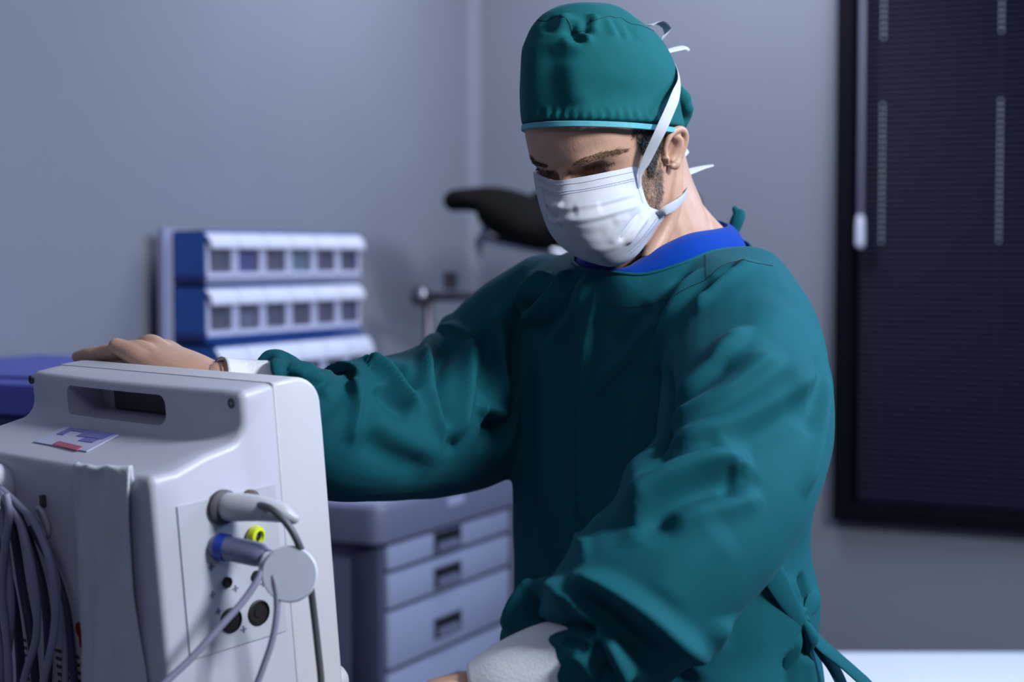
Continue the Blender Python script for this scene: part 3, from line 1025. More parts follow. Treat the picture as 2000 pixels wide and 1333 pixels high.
rcable('navy_cable', [(60, 1030), (100, 1100), (128, 1180), (140, 1270), (146, 1350), (148, 1440)], .006, .0034, M['cablenavy'])
rcable('navy_cable', [(4, 990), (10, 1090), (30, 1200), (40, 1300), (40, 1420)], .008, .0045, M['cablenavy'])
rcable('navy_cable', [(70, 1020), (108, 1120), (124, 1210), (128, 1300), (126, 1400)], .008, .003, M['cable'])
# rolling stand below
base_c = mv((ML / 2, 0.0, HB))
sd = thing('monitor_stand', 'white rolling stand carrying the patient monitor', 'stand', vw((base_c[0], base_c[1], 0)))
obj('tray', box(base_c[0] - .1, base_c[0] + .1, base_c[1] - .08, base_c[1] + .08, base_c[2] - .035, base_c[2] - .012, .005), M['case'], sd, view=True)
obj('pole', sweep([(base_c[0], base_c[1], .07), (base_c[0], base_c[1], base_c[2] - .03)], .02, 14, sub=1), M['steel'], sd, view=True, smooth=True)
for k in range(5):
    a = k * 2 * PI / 5 + .3
    lg = obj('leg', sweep([(base_c[0], base_c[1], .085), (base_c[0] + .3 * math.cos(a), base_c[1] + .3 * math.sin(a), .065)], [(.02, .014), (.015, .01)], 10, sub=1, up=(0, 0, 1)), M['case'], sd, view=True, smooth=True)
    obj('caster', lathe([(0, -.01), (.026, -.01), (.03, -.004), (.03, .004), (.026, .01), (0, .01)], 14, (base_c[0] + .29 * math.cos(a), base_c[1] + .29 * math.sin(a), .03), (-math.sin(a), math.cos(a), 0)), M['portblack'], lg, view=True, smooth=True, angle=40)
# ================================================================== SURGEON
per = thing('person', 'person in teal surgical gown, teal cap and white face mask leaning over the monitor', 'person', vw((.16, 1.88, 0)))

# ---------------------------------------------------------------- head frame
HS = 0.945
HC_ = np.array([0.098, 1.79, 1.616])


def rotm(y, p, r):
    return np.array(Matrix.Rotation(y, 3, 'Z') @ Matrix.Rotation(p, 3, 'X') @ Matrix.Rotation(r, 3, 'Y'))


HR = rotm(math.radians(-31.7), math.radians(37), math.radians(-1.8))


def hv(p):
    return HR @ (np.asarray(p) * HS) + HC_


ht = [(-.118, .006, -.078, -.050), (-.115, .024, -.084, -.030), (-.106, .040, -.087, -.012), (-.090, .051, -.088, .012), (-.070, .058, -.088, .035), (-.045, .0635, -.0885, .062),
      (-.020, .0685, -.089, .082), (.000, .0715, -.089, .094), (.020, .0745, -.090, .100), (.038, .0755, -.0945, .102), (.055, .0750, -.0935, .102), (.075, .072, -.085, .097),
      (.093, .065, -.071, .088), (.108, .053, -.054, .074), (.120, .036, -.034, .052), (.127, .016, -.016, .024), (.128, .004, 0, .008)]
ht = crom(np.array(ht), 4)
rings = []
m_ = 64
for z, wdt, yf, yb in ht:
    a = np.arange(m_) / m_ * 2 * PI
    cy = .012 if z > -.02 else .012 - (.02 + z) * -.35
    c, s = np.cos(a), np.sin(a)
    e_ = 2 / (2.25 - .28 * np.clip((z - .02) / .04, 0, 1))
    xx = wdt * np.sign(c) * np.abs(c) ** e_
    yy = np.where(s < 0, (cy - yf) * np.sign(s) * np.abs(s) ** e_, (yb - cy) * np.sign(s) * np.abs(s) ** e_) + cy
    rings.append(np.stack([xx, yy, np.full(m_, z)], 1))
skull = loft(rings)
# nose
nose = sweep([(0, -.088, .030), (0, -.0945, .020), (0, -.103, .004), (0, -.112, -.012), (0, -.1165, -.022), (0, -.108, -.030)], [(.0085, .008), (.0075, .008), (.0085, .009), (.0105, .011), (.0115, .011), (.012, .008)], 16, up=(0, 1, .3), rounded=True)
wing = [sweep([(s * .006, -.098, -.026), (s * .013, -.094, -.026)], [.008, .0075], 12, sub=2, rounded=True) for s in (-1, 1)]
lips = [sweep([(-.022, -.083, -.057), (-.01, -.0905, -.054), (0, -.0915, -.055), (.01, -.0905, -.054), (.022, -.083, -.057)], [.002, .004, .004, .004, .002], 10),
        sweep([(-.02, -.083, -.060), (0, -.0905, -.064), (.02, -.083, -.060)], [.002, .005, .002], 10)]
headg = xf(join(skull, nose, *wing, *lips), lambda p: p * 1.0)
# neck in head coords
inv = HR.T


def to_h(q):
    return inv @ (np.asarray(q) - HC_) / HS


n0, n1, n2 = hv((0, .045, -.02)), np.array([.158, 1.862, 1.50]), np.array([.165, 1.885, 1.40])
neck = sweep([to_h(n0), to_h((n0 + n1) / 2 + np.array([-.002, .004, .004])), to_h(n1), to_h(n2)], [.058, .062, .070, .090], 24, sub=8)
trap = sweep([to_h(px(1322, 385, 1.88)), to_h(px(1366, 446, 1.87)), to_h(px(1420, 515, 1.85))], [.018, .021, .026], 14)
scm = sweep([to_h(hv((.062, .03, -.035))), to_h(px(1308, 420, 1.79)), to_h(px(1265, 510, 1.77))], [.010, .011, .009], 12)
HV, HF = remesh(join(headg, neck, trap, scm), .0019, 5)
HN = normals(HV, HF)


def bump(c, s, amp, direction=None):
    global HV
    d = (HV - np.array(c)) / np.array(s)
    wgt = np.exp(-(d ** 2).sum(1))
    if direction is None:
        HV = HV + HN * (amp * wgt)[:, None]
    else:
        HV = HV + np.array(direction) * (amp * wgt)[:, None]


for s in (-1, 1):
    bump((s * .030, -.092, .038), (.020, .02, .0075), .0060)
    bump((s * .016, -.094, .033), (.010, .02, .008), .0030)
    bump((s * .031, -.088, .013), (.018, .022, .0125), -.0135)
    bump((s * .016, -.088, .012), (.007, .02, .012), -.006)
    bump((s * .032, -.080, .012), (.0135, .02, .0085), .0070)      # lid over eyeball
    bump((s * .050, -.070, -.008), (.016, .02, .012), .004)
    bump((s * .070, -.050, .045), (.015, .025, .025), -.004)
    bump((s * .058, -.01, -.066), (.012, .02, .016), .003)
bump((0, -.096, .034), (.008, .02, .006), -.0010)
# lid crease and lid line
for s in (-1, 1):
    for k, (zc, amp, sg) in enumerate(((.0200, -.0022, .0014), (.0065, -.0016, .0012))):
        zz = zc - 18 * (HV[:, 0] - s * .032) ** 2 * (1 if k == 0 else -1) * .6
        wgt = np.exp(-((HV[:, 2] - zz) / sg) ** 2) * np.exp(-((HV[:, 0] - s * .032) / .012) ** 2) * (HV[:, 1] < -.05)
        HV = HV + HN * (amp * wgt)[:, None]
HV = HV + HN * smooth_noise(HV, 55, .0006, 3)[:, None]
headw = (np.array([hv(p) for p in HV]), HF)
HBVH = BVHTree.FromPolygons(headw[0].tolist(), HF)


# ears (own fine shell)
def ear(s):
    T = lambda x, y, z: np.array([s * (.0695 + x * .62), y * .86 + .002, -.035 + (z + .033) * .56])
    helix = sweep([T(.004, -.010, .002), T(.007, -.008, .016), T(.012, .002, .030), T(.016, .014, .0335), T(.020, .026, .026), T(.0215, .031, .012), T(.019, .028, -.004), T(.013, .019, -.018), T(.007, .008, -.027)],
                  [.0035, .0038, .0040, .0042, .0042, .0042, .0042, .0046, .005], 10)
    lobe = sweep([T(.008, .010, -.022), T(.006, .003, -.031), T(.004, -.003, -.028)], [(.005, .006), (.006, .006), (.004, .004)], 10, rounded=True)
    anti = sweep([T(.012, .014, .024), T(.016, .019, .012), T(.0145, .017, -.002), T(.010, .009, -.013), T(.006, .001, -.018)], [.0035, .0045, .0045, .0045, .004], 10, rounded=True)
    tragus = sweep([T(.002, -.012, .002), T(.006, -.008, -.003), T(.004, -.009, -.012)], [.003, .004, .003], 10, rounded=True)
    P = crom(np.array([T(.000, -.010, .018), T(.006, .010, .029), T(.013, .022, .020), T(.014, .024, .004), T(.010, .017, -.013), T(.004, .005, -.026), T(-.002, -.008, -.022), T(-.002, -.014, .0)]), 4, True)
    c = np.array(T(.000, .004, .002))
    plate = loft([P + np.array([s * .001, 0, 0]), P - np.array([s * .005, 0, 0])], True)
    conc = [P * .0 + c + (P - c) * k + np.array([-s * (1 - k) * .006, 0, 0]) for k in (1, .6, .25)]
    g = remesh(join(helix, lobe, anti, tragus, plate), .0011, 4)
    V = g[0].copy()
    # hollow of the concha
    d = (V - T(.010, .002, .004)) / np.array([.02, .009, .010])
    V[:, 0] -= s * .007 * np.exp(-(d ** 2).sum(1))
    return np.array([hv(p) for p in V]), g[1]


# ---------------------------------------------------------------- hands
def hand(wrist, fwd, up, thumb_side, curls, spread=0.0, thumb=(.5, .1), scale=1.0, splay=.05):
    f = nrm(np.array(fwd, float)); u = np.array(up, float); u = nrm(u - f * np.dot(u, f)); s = nrm(np.cross(f, u)) * thumb_side
    W_ = np.array(wrist)
    P = lambda a, b, c: W_ + (f * a + s * b + u * c) * scale
    sc = scale
    parts = [sweep([P(-.018, 0, 0), P(0, 0, 0), P(.03, .002, .001), P(.065, .002, .002), P(.092, 0, .001)],
                   np.array([(.0225, .0185), (.0240, .0175), (.033, .017), (.040, .0145), (.038, .0105)]) * sc, 20, up=u, rounded=True)]
    bs = [(.095, .030, .002, .0092, (.045, .026, .022)), (.100, .010, .004, .0095, (.049, .030, .023)), (.096, -.010, .003, .0090, (.045, .028, .022)), (.086, -.029, .000, .0080, (.036, .021, .020))]
    for k, (a, b, c, r, L) in enumerate(bs):
        ang = 0
        pts = [P(a - .035, b * .92, c), P(a, b, c)]
        rad = [r * 1.15, r * 1.12]
        pos = np.array([a, b, c])
        sp_ = splay * (1.5 - k)
        for j in range(3):
            ang += curls[k][j]
            dv = np.array([math.cos(ang), 0, -math.sin(ang)])
            dv = np.array([dv[0] * math.cos(sp_), dv[0] * math.sin(sp_), dv[2]])
            mid = pos + dv * L[j] * .5
            pts.append(P(*mid)); rad.append(r * (1.0, .93, .86)[j])
            pos = pos + dv * L[j]
            pts.append(P(*pos)); rad.append(r * (1.04, .96, .70)[j])
        parts.append(sweep(pts, np.array(rad) * sc, 12, sub=5, rounded=True))
    # thumb leaves the side of the palm near its base
    ta, td = thumb
    dirs = [np.array([math.cos(ta), math.sin(ta), -td]), np.array([math.cos(ta * .7), math.sin(ta * .7), -td * 1.2]), np.array([math.cos(ta * .45), math.sin(ta * .45), -td * .8])]
    pos = np.array([.018, .020, -.006])
    pts, rad = [P(*pos)], [.015]
    for d_, l_, r_ in zip(dirs, (.042, .034, .028), (.0125, .0112, .0085)):
        d_ = d_ / np.linalg.norm(d_)
        pts.append(P(*(pos + d_ * l_ * .5))); rad.append((rad[-1] + r_) / 2)
        pos = pos + d_ * l_
        pts.append(P(*pos)); rad.append(r_)
    parts.append(sweep(pts, np.array(rad) * sc, 12, sub=5, rounded=True))
    return remesh(join(*parts), .0017 * sc, 5)


wr = px(432, 750, 1.712)
rh = hand(wr, px(303, 689, 1.775) - wr, (0, .14, 1), -1, [(.33, .06, .02), (.34, .08, .04), (.36, .10, .06), (.38, .12, .07)], thumb=(.26, -.05), scale=1.0, splay=.025)
# raise the knuckles of the index
kn = px(303, 670, 1.77)
d = np.linalg.norm(rh[0] - kn, axis=1)
rh[0][:, 2] += .006 * np.exp(-(d / .026) ** 2)
wl = px(862, 1374, 1.462)
lh = hand(wl, px(690, 1404, 1.66) - wl, (.1, -.15, .95), 1, [(.25, .5, .3), (.25, .5, .3), (.28, .5, .3), (.3, .5, .35)], thumb=(.55, .2), splay=.02)
arm_r = sweep([px(1040, 660, 1.95), px(870, 800, 1.895), px(760, 820, 1.82), px(630, 810, 1.745), px(560, 776, 1.735), px(505, 762, 1.725), wr], [.05, .047, .044, .040, .032, .027, .0225], 16, rounded=True)
arm_l = sweep([px(1430, 620, 1.74), px(1456, 740, 1.655), px(1444, 930, 1.555), px(1310, 1118, 1.49), px(1172, 1262, 1.465), px(1080, 1316, 1.46), px(1000, 1346, 1.46), px(938, 1366, 1.462), wl], [.05, .05, .048, .044, .037, .033, .031, .0270, .0225], 16, rounded=True)
torso = sweep([(.165, 1.885, 1.40), (.170, 1.88, 1.30), (.175, 1.88, 1.15), (.175, 1.88, .98), (.175, 1.88, .88)], [(.09, .08), (.15, .10), (.13, .09), (.13, .09), (.14, .1)], 20, up=(-.74, -.67, 0))
legs = [sweep([(.175 + s * .06, 1.88 - s * .067, .92), (.175 + s * .065, 1.88 - s * .075, .5), (.175 + s * .065, 1.89 - s * .075, .10)], [.085, .06, .042], 16) for s in (-1, 1)]
skin_g = join(headw, ear(1), ear(-1), rh, lh, arm_r, arm_l, torso, *legs)
bodyo = obj('body', skin_g, M['skin'], per, smooth=True, view=True)
for s in (-1, 1):
    c = (.175 + s * .065, 1.89 - s * .075)
    obj('shoe', remesh(sweep([(c[0] + .02, c[1] + .03, .045), (c[0] - .06, c[1] - .06, .045), (c[0] - .12, c[1] - .13, .035)], [(.042, .045), (.048, .045), (.044, .035)], 16, up=(0, 0, 1), rounded=True), .006, 3), M['shoe'], per, smooth=True, view=True)
    obj('trouser_leg', sweep([(c[0] - s * .005, 1.88 - s * .067, .93), (c[0], 1.88 - s * .075, .5), (c[0], c[1], .07)], [.082, .078, .070], 20), M['trouser'], per, smooth=True, view=True)


# ---------------------------------------------------------------- hair
def strands(name, poly, count, length, direction, m, width=.00045, lift=.0012, curl=.3, bvh=HBVH, taper=True, layers=1.0):
    """single hairs rooted on the skin inside a photo polygon"""
    poly = np.array(poly, float)
    lo, hi = poly.min(0), poly.max(0)
    V, F = [], []
    k = 0
    while k < count:
        p = lo + (hi - lo) * rng.random(2)
        ins = False
        j = len(poly) - 1
        for i in range(len(poly)):
            if (poly[i, 1] > p[1]) != (poly[j, 1] > p[1]) and p[0] < (poly[j, 0] - poly[i, 0]) * (p[1] - poly[i, 1]) / (poly[j, 1] - poly[i, 1]) + poly[i, 0]:
                ins = not ins
            j = i
        if not ins:
            continue
        k += 1
        rr_ = bvh.ray_cast(CAMV, Vector(ray(*p)).normalized(), 20)
        if rr_[0] is None:
            continue
        q, nn = np.array(rr_[0]), np.array(rr_[1])
        d2 = direction(p) if callable(direction) else direction
        q2, _ = hit(bvh, p[0] + d2[0] * 4, p[1] + d2[1] * 4)
        t = nrm(q2 - q + rng.normal(0, curl, 3) * .002)
        t = nrm(t - nn * np.dot(t, nn))
        L = length * (.6 + .8 * rng.random())
        sd_ = nrm(np.cross(t, nn)) * width
        P = [q - nn * .0004, q + t * L * .5 + nn * lift * (.6 + .8 * rng.random()), q + t * L + nn * lift * rng.random() * layers]
        b = len(V)
        V += [P[0] - sd_, P[0] + sd_, P[1] - sd_ * .8, P[1] + sd_ * .8, P[2]]
        F += [[b, b + 1, b + 3, b + 2], [b + 2, b + 3, b + 4]]
    return obj(name, (np.array(V), F), m, per, view=True, kind='stuff')


strands('sideburn_hair', [(1238, 246), (1300, 246), (1296, 268), (1284, 300), (1275, 335), (1266, 335), (1262, 300), (1250, 272)], 2300, .010, (-.15, 1), M['hairdark'], lift=.0018, width=.00025)
strands('beard', [(1264, 325), (1284, 300), (1293, 320), (1294, 370), (1286, 405), (1272, 418), (1256, 400), (1250, 370), (1252, 345)], 1000, .0050, (.12, 1), M['hair'], width=.00020)
strands('beard_shadow', [(1278, 330), (1294, 325), (1296, 375), (1288, 408), (1268, 420), (1262, 412), (1280, 385)], 380, .0045, (.1, 1), M['hairdark'], width=.00018)
strands('eyebrow', [(1112, 322), (1135, 310), (1165, 300), (1200, 293), (1226, 291), (1222, 297), (1196, 305), (1160, 312), (1125, 325)], 430, .0060, lambda p: (1, -.25), M['brow'], width=.00016)
strands('eyebrow', [(1027, 297), (1033, 302), (1050, 316), (1076, 326), (1066, 329), (1045, 322), (1030, 310)], 240, .006, lambda p: (-1, -.4), M['hairdark'], width=.0002)
strands('eyelashes', [(1136, 326), (1160, 322), (1190, 318), (1200, 315), (1199, 318), (1165, 325), (1137, 329)], 75, .0050, (.05, 1), M['lash'], lift=.003, width=.00013)
strands('eyelashes', [(1048, 327), (1060, 330), (1082, 333), (1082, 337), (1058, 334), (1047, 331)], 80, .005, (-.1, 1), M['lash'], lift=.003, width=.00016)
0 and strands('nape_hair', [(1318, 300), (1327, 300), (1327, 345), (1320, 350)], 300, .006, (.1, 1), M['hairdark'])

# ---------------------------------------------------------------- cap
cap_st = [(250, 1019, 1339), (238, 1017, 1338), (220, 1015, 1334), (190, 1014, 1330), (160, 1015, 1327), (130, 1017, 1321), (105, 1020, 1311), (85, 1028, 1300), (65, 1036, 1284), (48, 1047, 1264), (33, 1064, 1243), (20, 1092, 1222), (12, 1128, 1202), (8, 1158, 1186)]
rings = []
fyaw = math.radians(-31.7)
fx = np.array([math.sin(fyaw), -math.cos(fyaw)])       # facing direction in (right, depth)
sx = np.array([math.cos(fyaw), math.sin(fyaw)])
for y, xl, xr in cap_st:
    dd = 1.785 - .02 * np.clip((250 - y) / 240, 0, 1)
    L_, R_ = px(xl, y, dd), px(xr, y, dd)
    hw = (R_[0] - L_[0]) / 2
    la, wa = .121, .0825
    k = hw / math.sqrt((wa * sx[0]) ** 2 + (la * fx[0]) ** 2)
    c = np.array([(L_[0] + R_[0]) / 2, dd]) + fx * .003
    a = np.arange(96) / 96 * 2 * PI
    e_ = 2 / 2.1
    ca, sa = np.sign(np.cos(a)) * np.abs(np.cos(a)) ** e_, np.sign(np.sin(a)) * np.abs(np.sin(a)) ** e_
    q = c + np.outer(ca * wa * k, sx) + np.outer(sa * la * k, fx)
    q = fit_ring(q, L_[2], xl, xr, c)
    rings.append(np.concatenate([q, np.full((96, 1), L_[2])], 1))
# resample rings vertically
RR_ = np.stack(rings)
RR_ = np.stack([crom(RR_[:, j], 6) for j in range(96)], 1)
cg = loft(list(RR_), True)
cg = remesh(cg, .0028, 3)
CS = [([(1106, 40), (1113, 52), (1120, 66), (1132, 74), (1146, 70)], .007, -.011),
      ([(1098, 66), (1110, 78), (1128, 85), (1144, 80), (1154, 64)], .006, .0045),
      ([(1150, 30), (1146, 50), (1142, 66)], .006, -.007),
      ([(1160, 26), (1158, 45), (1152, 62)], .006, .005),
      ([(1098, 28), (1104, 44), (1106, 58)], .007, .005),
      ([(1196, 34), (1204, 52), (1214, 66), (1224, 72)], .006, -.003),
      ([(1186, 36), (1194, 56), (1200, 72)], .006, .003),
      ([(1226, 46), (1236, 66), (1240, 80)], .007, -.0025),
      ([(1086, 80), (1080, 130), (1084, 190), (1092, 236)], .018, -.004),
      ([(1050, 70), (1040, 120), (1034, 180), (1030, 230)], .016, .003),
      ([(1110, 110), (1116, 160), (1126, 210)], .014, .0025),
      ([(1140, 210), (1200, 190), (1260, 196), (1310, 180)], .014, -.0025),
      ([(1062, 34), (1072, 50), (1066, 66)], .008, -.003)]
for k in range(34):
    x_ = 1030 + k * 9
    CS.append(([(x_, 236), (x_ + 1, 228), (x_ + rng.normal(0, 2), 214 + rng.normal(0, 4))], .0028, (-1) ** k * .0011))
cv_ = strokes(cg[0], cg[1], CS)
cv_ = cv_ + normals(cv_, cg[1]) * smooth_noise(cv_, 30, .0013, 5)[:, None]
CBVH = BVHTree.FromPolygons(cv_.tolist(), cg[1])
cap = obj('surgical_cap', (cv_, cg[1]), M['tealcap'], per, smooth=True, view=True)
# hem band
i0 = [RR_[0] + np.array([0, 0, -.0006]), RR_[2], RR_[6]]
ctr = np.array([RR_[0][:, 0].mean(), RR_[0][:, 1].mean(), 0])


def grow(r, dr, z):
    v = r.copy(); dxy = v[:, :2] - ctr[:2]
    v[:, :2] += nrm(dxy) * dr; v[:, 2] = z
    return v


zt, zb = px(1100, 238, 1.70)[2], px(1100, 249.5, 1.70)[2]
hr = [grow(RR_[0], -.003, zb + .001), grow(RR_[0], -.0002, zb), grow(RR_[0], .0006, zb + .0006), grow(RR_[0], .0006, zt - .0006), grow(RR_[0], -.0002, zt), grow(RR_[0], -.003, zt)]
# small tilt: band drops a little to the right of the picture
for r_ in hr:
    r_[:, 2] -= (r_[:, 0] - .03) * .010
hem = obj('hem_band', loft(hr, False), M['tealhem'], cap, smooth=True, view=True, angle=50)
Q, N_ = on_surface(CBVH, [(1050, 39), (1066, 41), (1080, 34), (1092, 31), (1106, 37), (1112, 48), (1116, 60), (1126, 63), (1140, 60)], 60, .0002)
obj('seam', sweep(Q, .00036, 5, sub=1), M['thread'], cap, view=True)
Q, N_ = on_surface(CBVH, [(1154, 42), (1170, 37), (1190, 32), (1202, 35), (1213, 35), (1230, 46), (1247, 49), (1262, 54), (1284, 64)], 60, .0002)
obj('seam', sweep(Q, .00036, 5, sub=1), M['thread'], cap, view=True)
# knot of cap ties at the back
obj('knot', remesh(join(sweep([px(1322, 178, 1.86), px(1336, 196, 1.86), px(1345, 212, 1.86)], [.008, .009, .003], 12, rounded=True), sweep([px(1343, 212, 1.86), px(1336, 224, 1.87), px(1330, 240, 1.87)], [.007, .009, .008], 12, rounded=True)), .002, 3), M['tealcap'], cap, smooth=True, view=True)

# ---------------------------------------------------------------- mask
mg = [[(1060, 338, 1.815), (1046, 336, 1.778), (1086, 353, 1.706), (1132, 348, 1.694), (1190, 337, 1.704), (1245, 323, 1.731)],
      [(1062, 356, 1.815), (1048, 355, 1.778), (1086, 375, 1.702), (1134, 368, 1.690), (1194, 354, 1.700), (1247, 343, 1.733)],
      [(1064, 385, 1.815), (1054, 384, 1.778), (1088, 403, 1.698), (1138, 398, 1.682), (1202, 382, 1.698), (1252, 371, 1.738)],
      [(1074, 418, 1.815), (1063, 417, 1.779), (1096, 438, 1.695), (1146, 440, 1.677), (1216, 420, 1.697), (1265, 404, 1.744)],
      [(1090, 455, 1.815), (1078, 453, 1.782), (1112, 468, 1.708), (1164, 478, 1.690), (1236, 458, 1.712), (1294, 418, 1.768)],
      [(1112, 483, 1.82), (1102, 482, 1.79), (1130, 494, 1.728), (1178, 503, 1.708), (1240, 478, 1.728), (1281, 442, 1.772)],
      [(1142, 500, 1.82), (1134, 501, 1.795), (1158, 510, 1.75), (1196, 517, 1.738), (1236, 500, 1.750), (1262, 470, 1.782)],
      [(1150, 495, 1.83), (1146, 496, 1.815), (1166, 502, 1.785), (1198, 508, 1.775), (1230, 494, 1.785), (1252, 470, 1.80)]]
G = np.array([[px(*p) for p in r] for r in mg])
G = np.stack([crom(G[:, j], 14) for j in range(G.shape[1])], 1)
G = np.stack([crom(G[i], 22) for i in range(G.shape[0])], 0)
mgeo = grid_solid(G, .0022)
MS = [([(1250, 375), (1210, 388), (1165, 400), (1120, 408), (1092, 412), (1068, 405)], .0060, .0036, 'lap'),
      ([(1258, 396), (1210, 412), (1150, 428), (1098, 432), (1072, 428)], .0060, .0036, 'lap'),
      ([(1060, 388), (1078, 400), (1092, 405), (1104, 398)], .004, .004),
      ([(1066, 402), (1082, 416), (1094, 430)], .004, -.005),
      ([(1072, 420), (1086, 430), (1100, 434)], .004, .004),
      ([(1076, 440), (1090, 446), (1104, 450)], .004, -.003),
      ([(1120, 415), (1145, 410), (1175, 405)], .006, .0025),
      ([(1258, 412), (1240, 432), (1222, 455), (1210, 475)], .0035, -.004),
      ([(1268, 416), (1250, 440), (1232, 466), (1222, 482)], .004, .0035),
      ([(1230, 420), (1205, 452), (1190, 480)], .005, .0018),
      ([(1245, 400), (1220, 420), (1195, 436)], .005, .002),
      ([(1110, 450), (1150, 458), (1190, 452)], .007, -.0015),
      ([(1130, 478), (1170, 488), (1220, 472)], .006, .0012)]
mV = strokes(mgeo[0], mgeo[1], MS)
MBVH = BVHTree.FromPolygons(mV.tolist(), mgeo[1])
mask = obj('face_mask', (mV, mgeo[1]), M['mask'], per, smooth=True, view=True, angle=60)
for P2, nd in (([(1052, 350), (1072, 362), (1090, 361), (1135, 357), (1190, 346), (1243, 334)], 62), ([(1056, 366), (1078, 377), (1092, 375), (1140, 370), (1195, 359), (1246, 347)], 62),
               ([(1057, 371), (1078, 382), (1094, 380), (1140, 374), (1195, 363), (1246, 351)], 62), ([(1241, 336), (1244, 356), (1250, 380), (1256, 398)], 24), ([(1291, 424), (1274, 446), (1254, 474), (1232, 494)], 26),
               ([(1284, 424), (1268, 446), (1250, 470), (1228, 490)], 26), ([(1061, 375), (1064, 392), (1070, 410)], 12)):
    obj('weld_dashes', dash_line(MBVH, P2, nd, off=.0003, width=.00045), M['maskstitch'], mask, view=True, kind='stuff')


def ribbon(name, pts, w_, parent, ups, t_=.0006, m='mask'):
    P = [px(*p) for p in pts]
    if ups is None:
        pc = np.mean(P, 0)
        ups = np.array([nrm(p - pc) + np.array([0, -.35, 0]) for p in P])
    return obj(name, sweep(P, [(w_[k] if not np.isscalar(w_) else w_, t_) for k in range(len(P))], 10, up=ups, sub=8), M[m], parent, view=True, smooth=True, angle=60)


UP1 = np.array([[.55, -.8, .1]] * 6 + [[.9, -.2, .2]] * 2 + [[.6, .8, .1]])
ribbon('upper_tie', [(1249, 366, 1.728), (1251, 340, 1.722), (1263, 312, 1.718), (1289, 258, 1.712), (1308, 216, 1.722), (1320, 186, 1.735), (1327, 160, 1.76), (1321, 134, 1.79), (1304, 118, 1.82)],
       [.0022, .0028, .0056, .0062, .006, .0058, .005, .0045, .004], mask, UP1)
UP2 = np.array([[.5, -.8, -.3]] * 3 + [[.9, -.3, -.2]] + [[.8, .5, 0]] * 3)
ribbon('lower_tie', [(1284, 419, 1.752), (1300, 411, 1.748), (1322, 399, 1.765), (1337, 384, 1.80), (1342, 368, 1.83), (1338, 354, 1.855), (1322, 352, 1.85)], [.003, .0052, .006, .0058, .005, .005, .004], mask, UP2)
# loops and loose ends of the bows
ribbon('bow_loop', [(1322, 352, 1.85), (1340, 350, 1.865), (1349, 360, 1.87), (1347, 374, 1.865), (1336, 382, 1.85)], .005, mask, None)
ribbon('tie_end', [(1320, 346, 1.845), (1345, 336, 1.86), (1370, 328, 1.875), (1393, 323, 1.885)], [.0045, .0045, .003, .0015], mask, (.1, -.75, .65))
ribbon('tie_end', [(1324, 312, 1.84), (1336, 299, 1.85), (1343, 294, 1.86)], [.004, .004, .003], mask, (.4, -.8, .3))
ribbon('bow_loop', [(1266, 50, 1.81), (1286, 44, 1.83), (1300, 52, 1.84), (1304, 64, 1.84), (1288, 80, 1.81)], .006, mask, None)
ribbon('tie_end', [(1302, 101, 1.81), (1324, 95, 1.83), (1338, 93, 1.84), (1346, 99, 1.84)], [.003, .004, .0035, .002], mask, (.2, -.6, .75))

# ---------------------------------------------------------------- gown
BYAW = math.radians(48)
la_ = np.array([math.cos(BYAW), -math.sin(BYAW)])
fa_ = np.array([-math.sin(BYAW), -math.cos(BYAW)])
GST = [(2260, 965, 1640, 1.88, .80), (1700, 975, 1630, 1.88, .80), (1340, 988, 1614, 1.87, .78), (1230, 1000, 1600, 1.87, .76), (1150, 1003, 1603, 1.87, .74), (1050, 1003, 1583, 1.865, .72), (950, 1003, 1596, 1.86, .70), (850, 1003, 1620, 1.86, .68), (750, 1003, 1628, 1.86, .64),
       (690, 1001, 1616, 1.86, .62), (640, 996, 1594, 1.86, .60), (600, 990, 1570, 1.86, .60), (560, 996, 1538, 1.86, .61), (525, 1020, 1504, 1.86, .63), (500, 1050, 1476, 1.86, .65), (480, 1082, 1450, 1.86, .66), (462, 1120, 1425, 1.86, .68), (450, 1160, 1400, 1.86, .68)]
rings = []
a = np.arange(96) / 96 * 2 * PI
for y, xl, xr, dd, k in GST:
    L_, R_ = px(xl, y, dd), px(xr, y, dd)
    hw = (R_[0] - L_[0]) / 2
    A_ = hw / math.sqrt(la_[0] ** 2 + (k * fa_[0]) ** 2)
    c = np.array([(L_[0] + R_[0]) / 2, dd])
    e_ = 2 / 2.2
    ca, sa = np.sign(np.cos(a)) * np.abs(np.cos(a)) ** e_, np.sign(np.sin(a)) * np.abs(np.sin(a)) ** e_
    q = c + np.outer(ca * A_, la_) + np.outer(sa * A_ * k, fa_)
    q = fit_ring(q, L_[2], xl, xr, c)
    rings.append(np.concatenate([q, np.full((96, 1), L_[2])], 1))
RG = np.stack(rings)
RG = np.stack([crom(RG[:, j], 5) for j in range(96)], 1)
tors = loft(list(RG))


def sleeve(pts, n=28):
    P = [px(p[0], p[1], p[2]) for p in pts]
    return sweep(P, [p[3] for p in pts], n, sub=8, rounded=True)


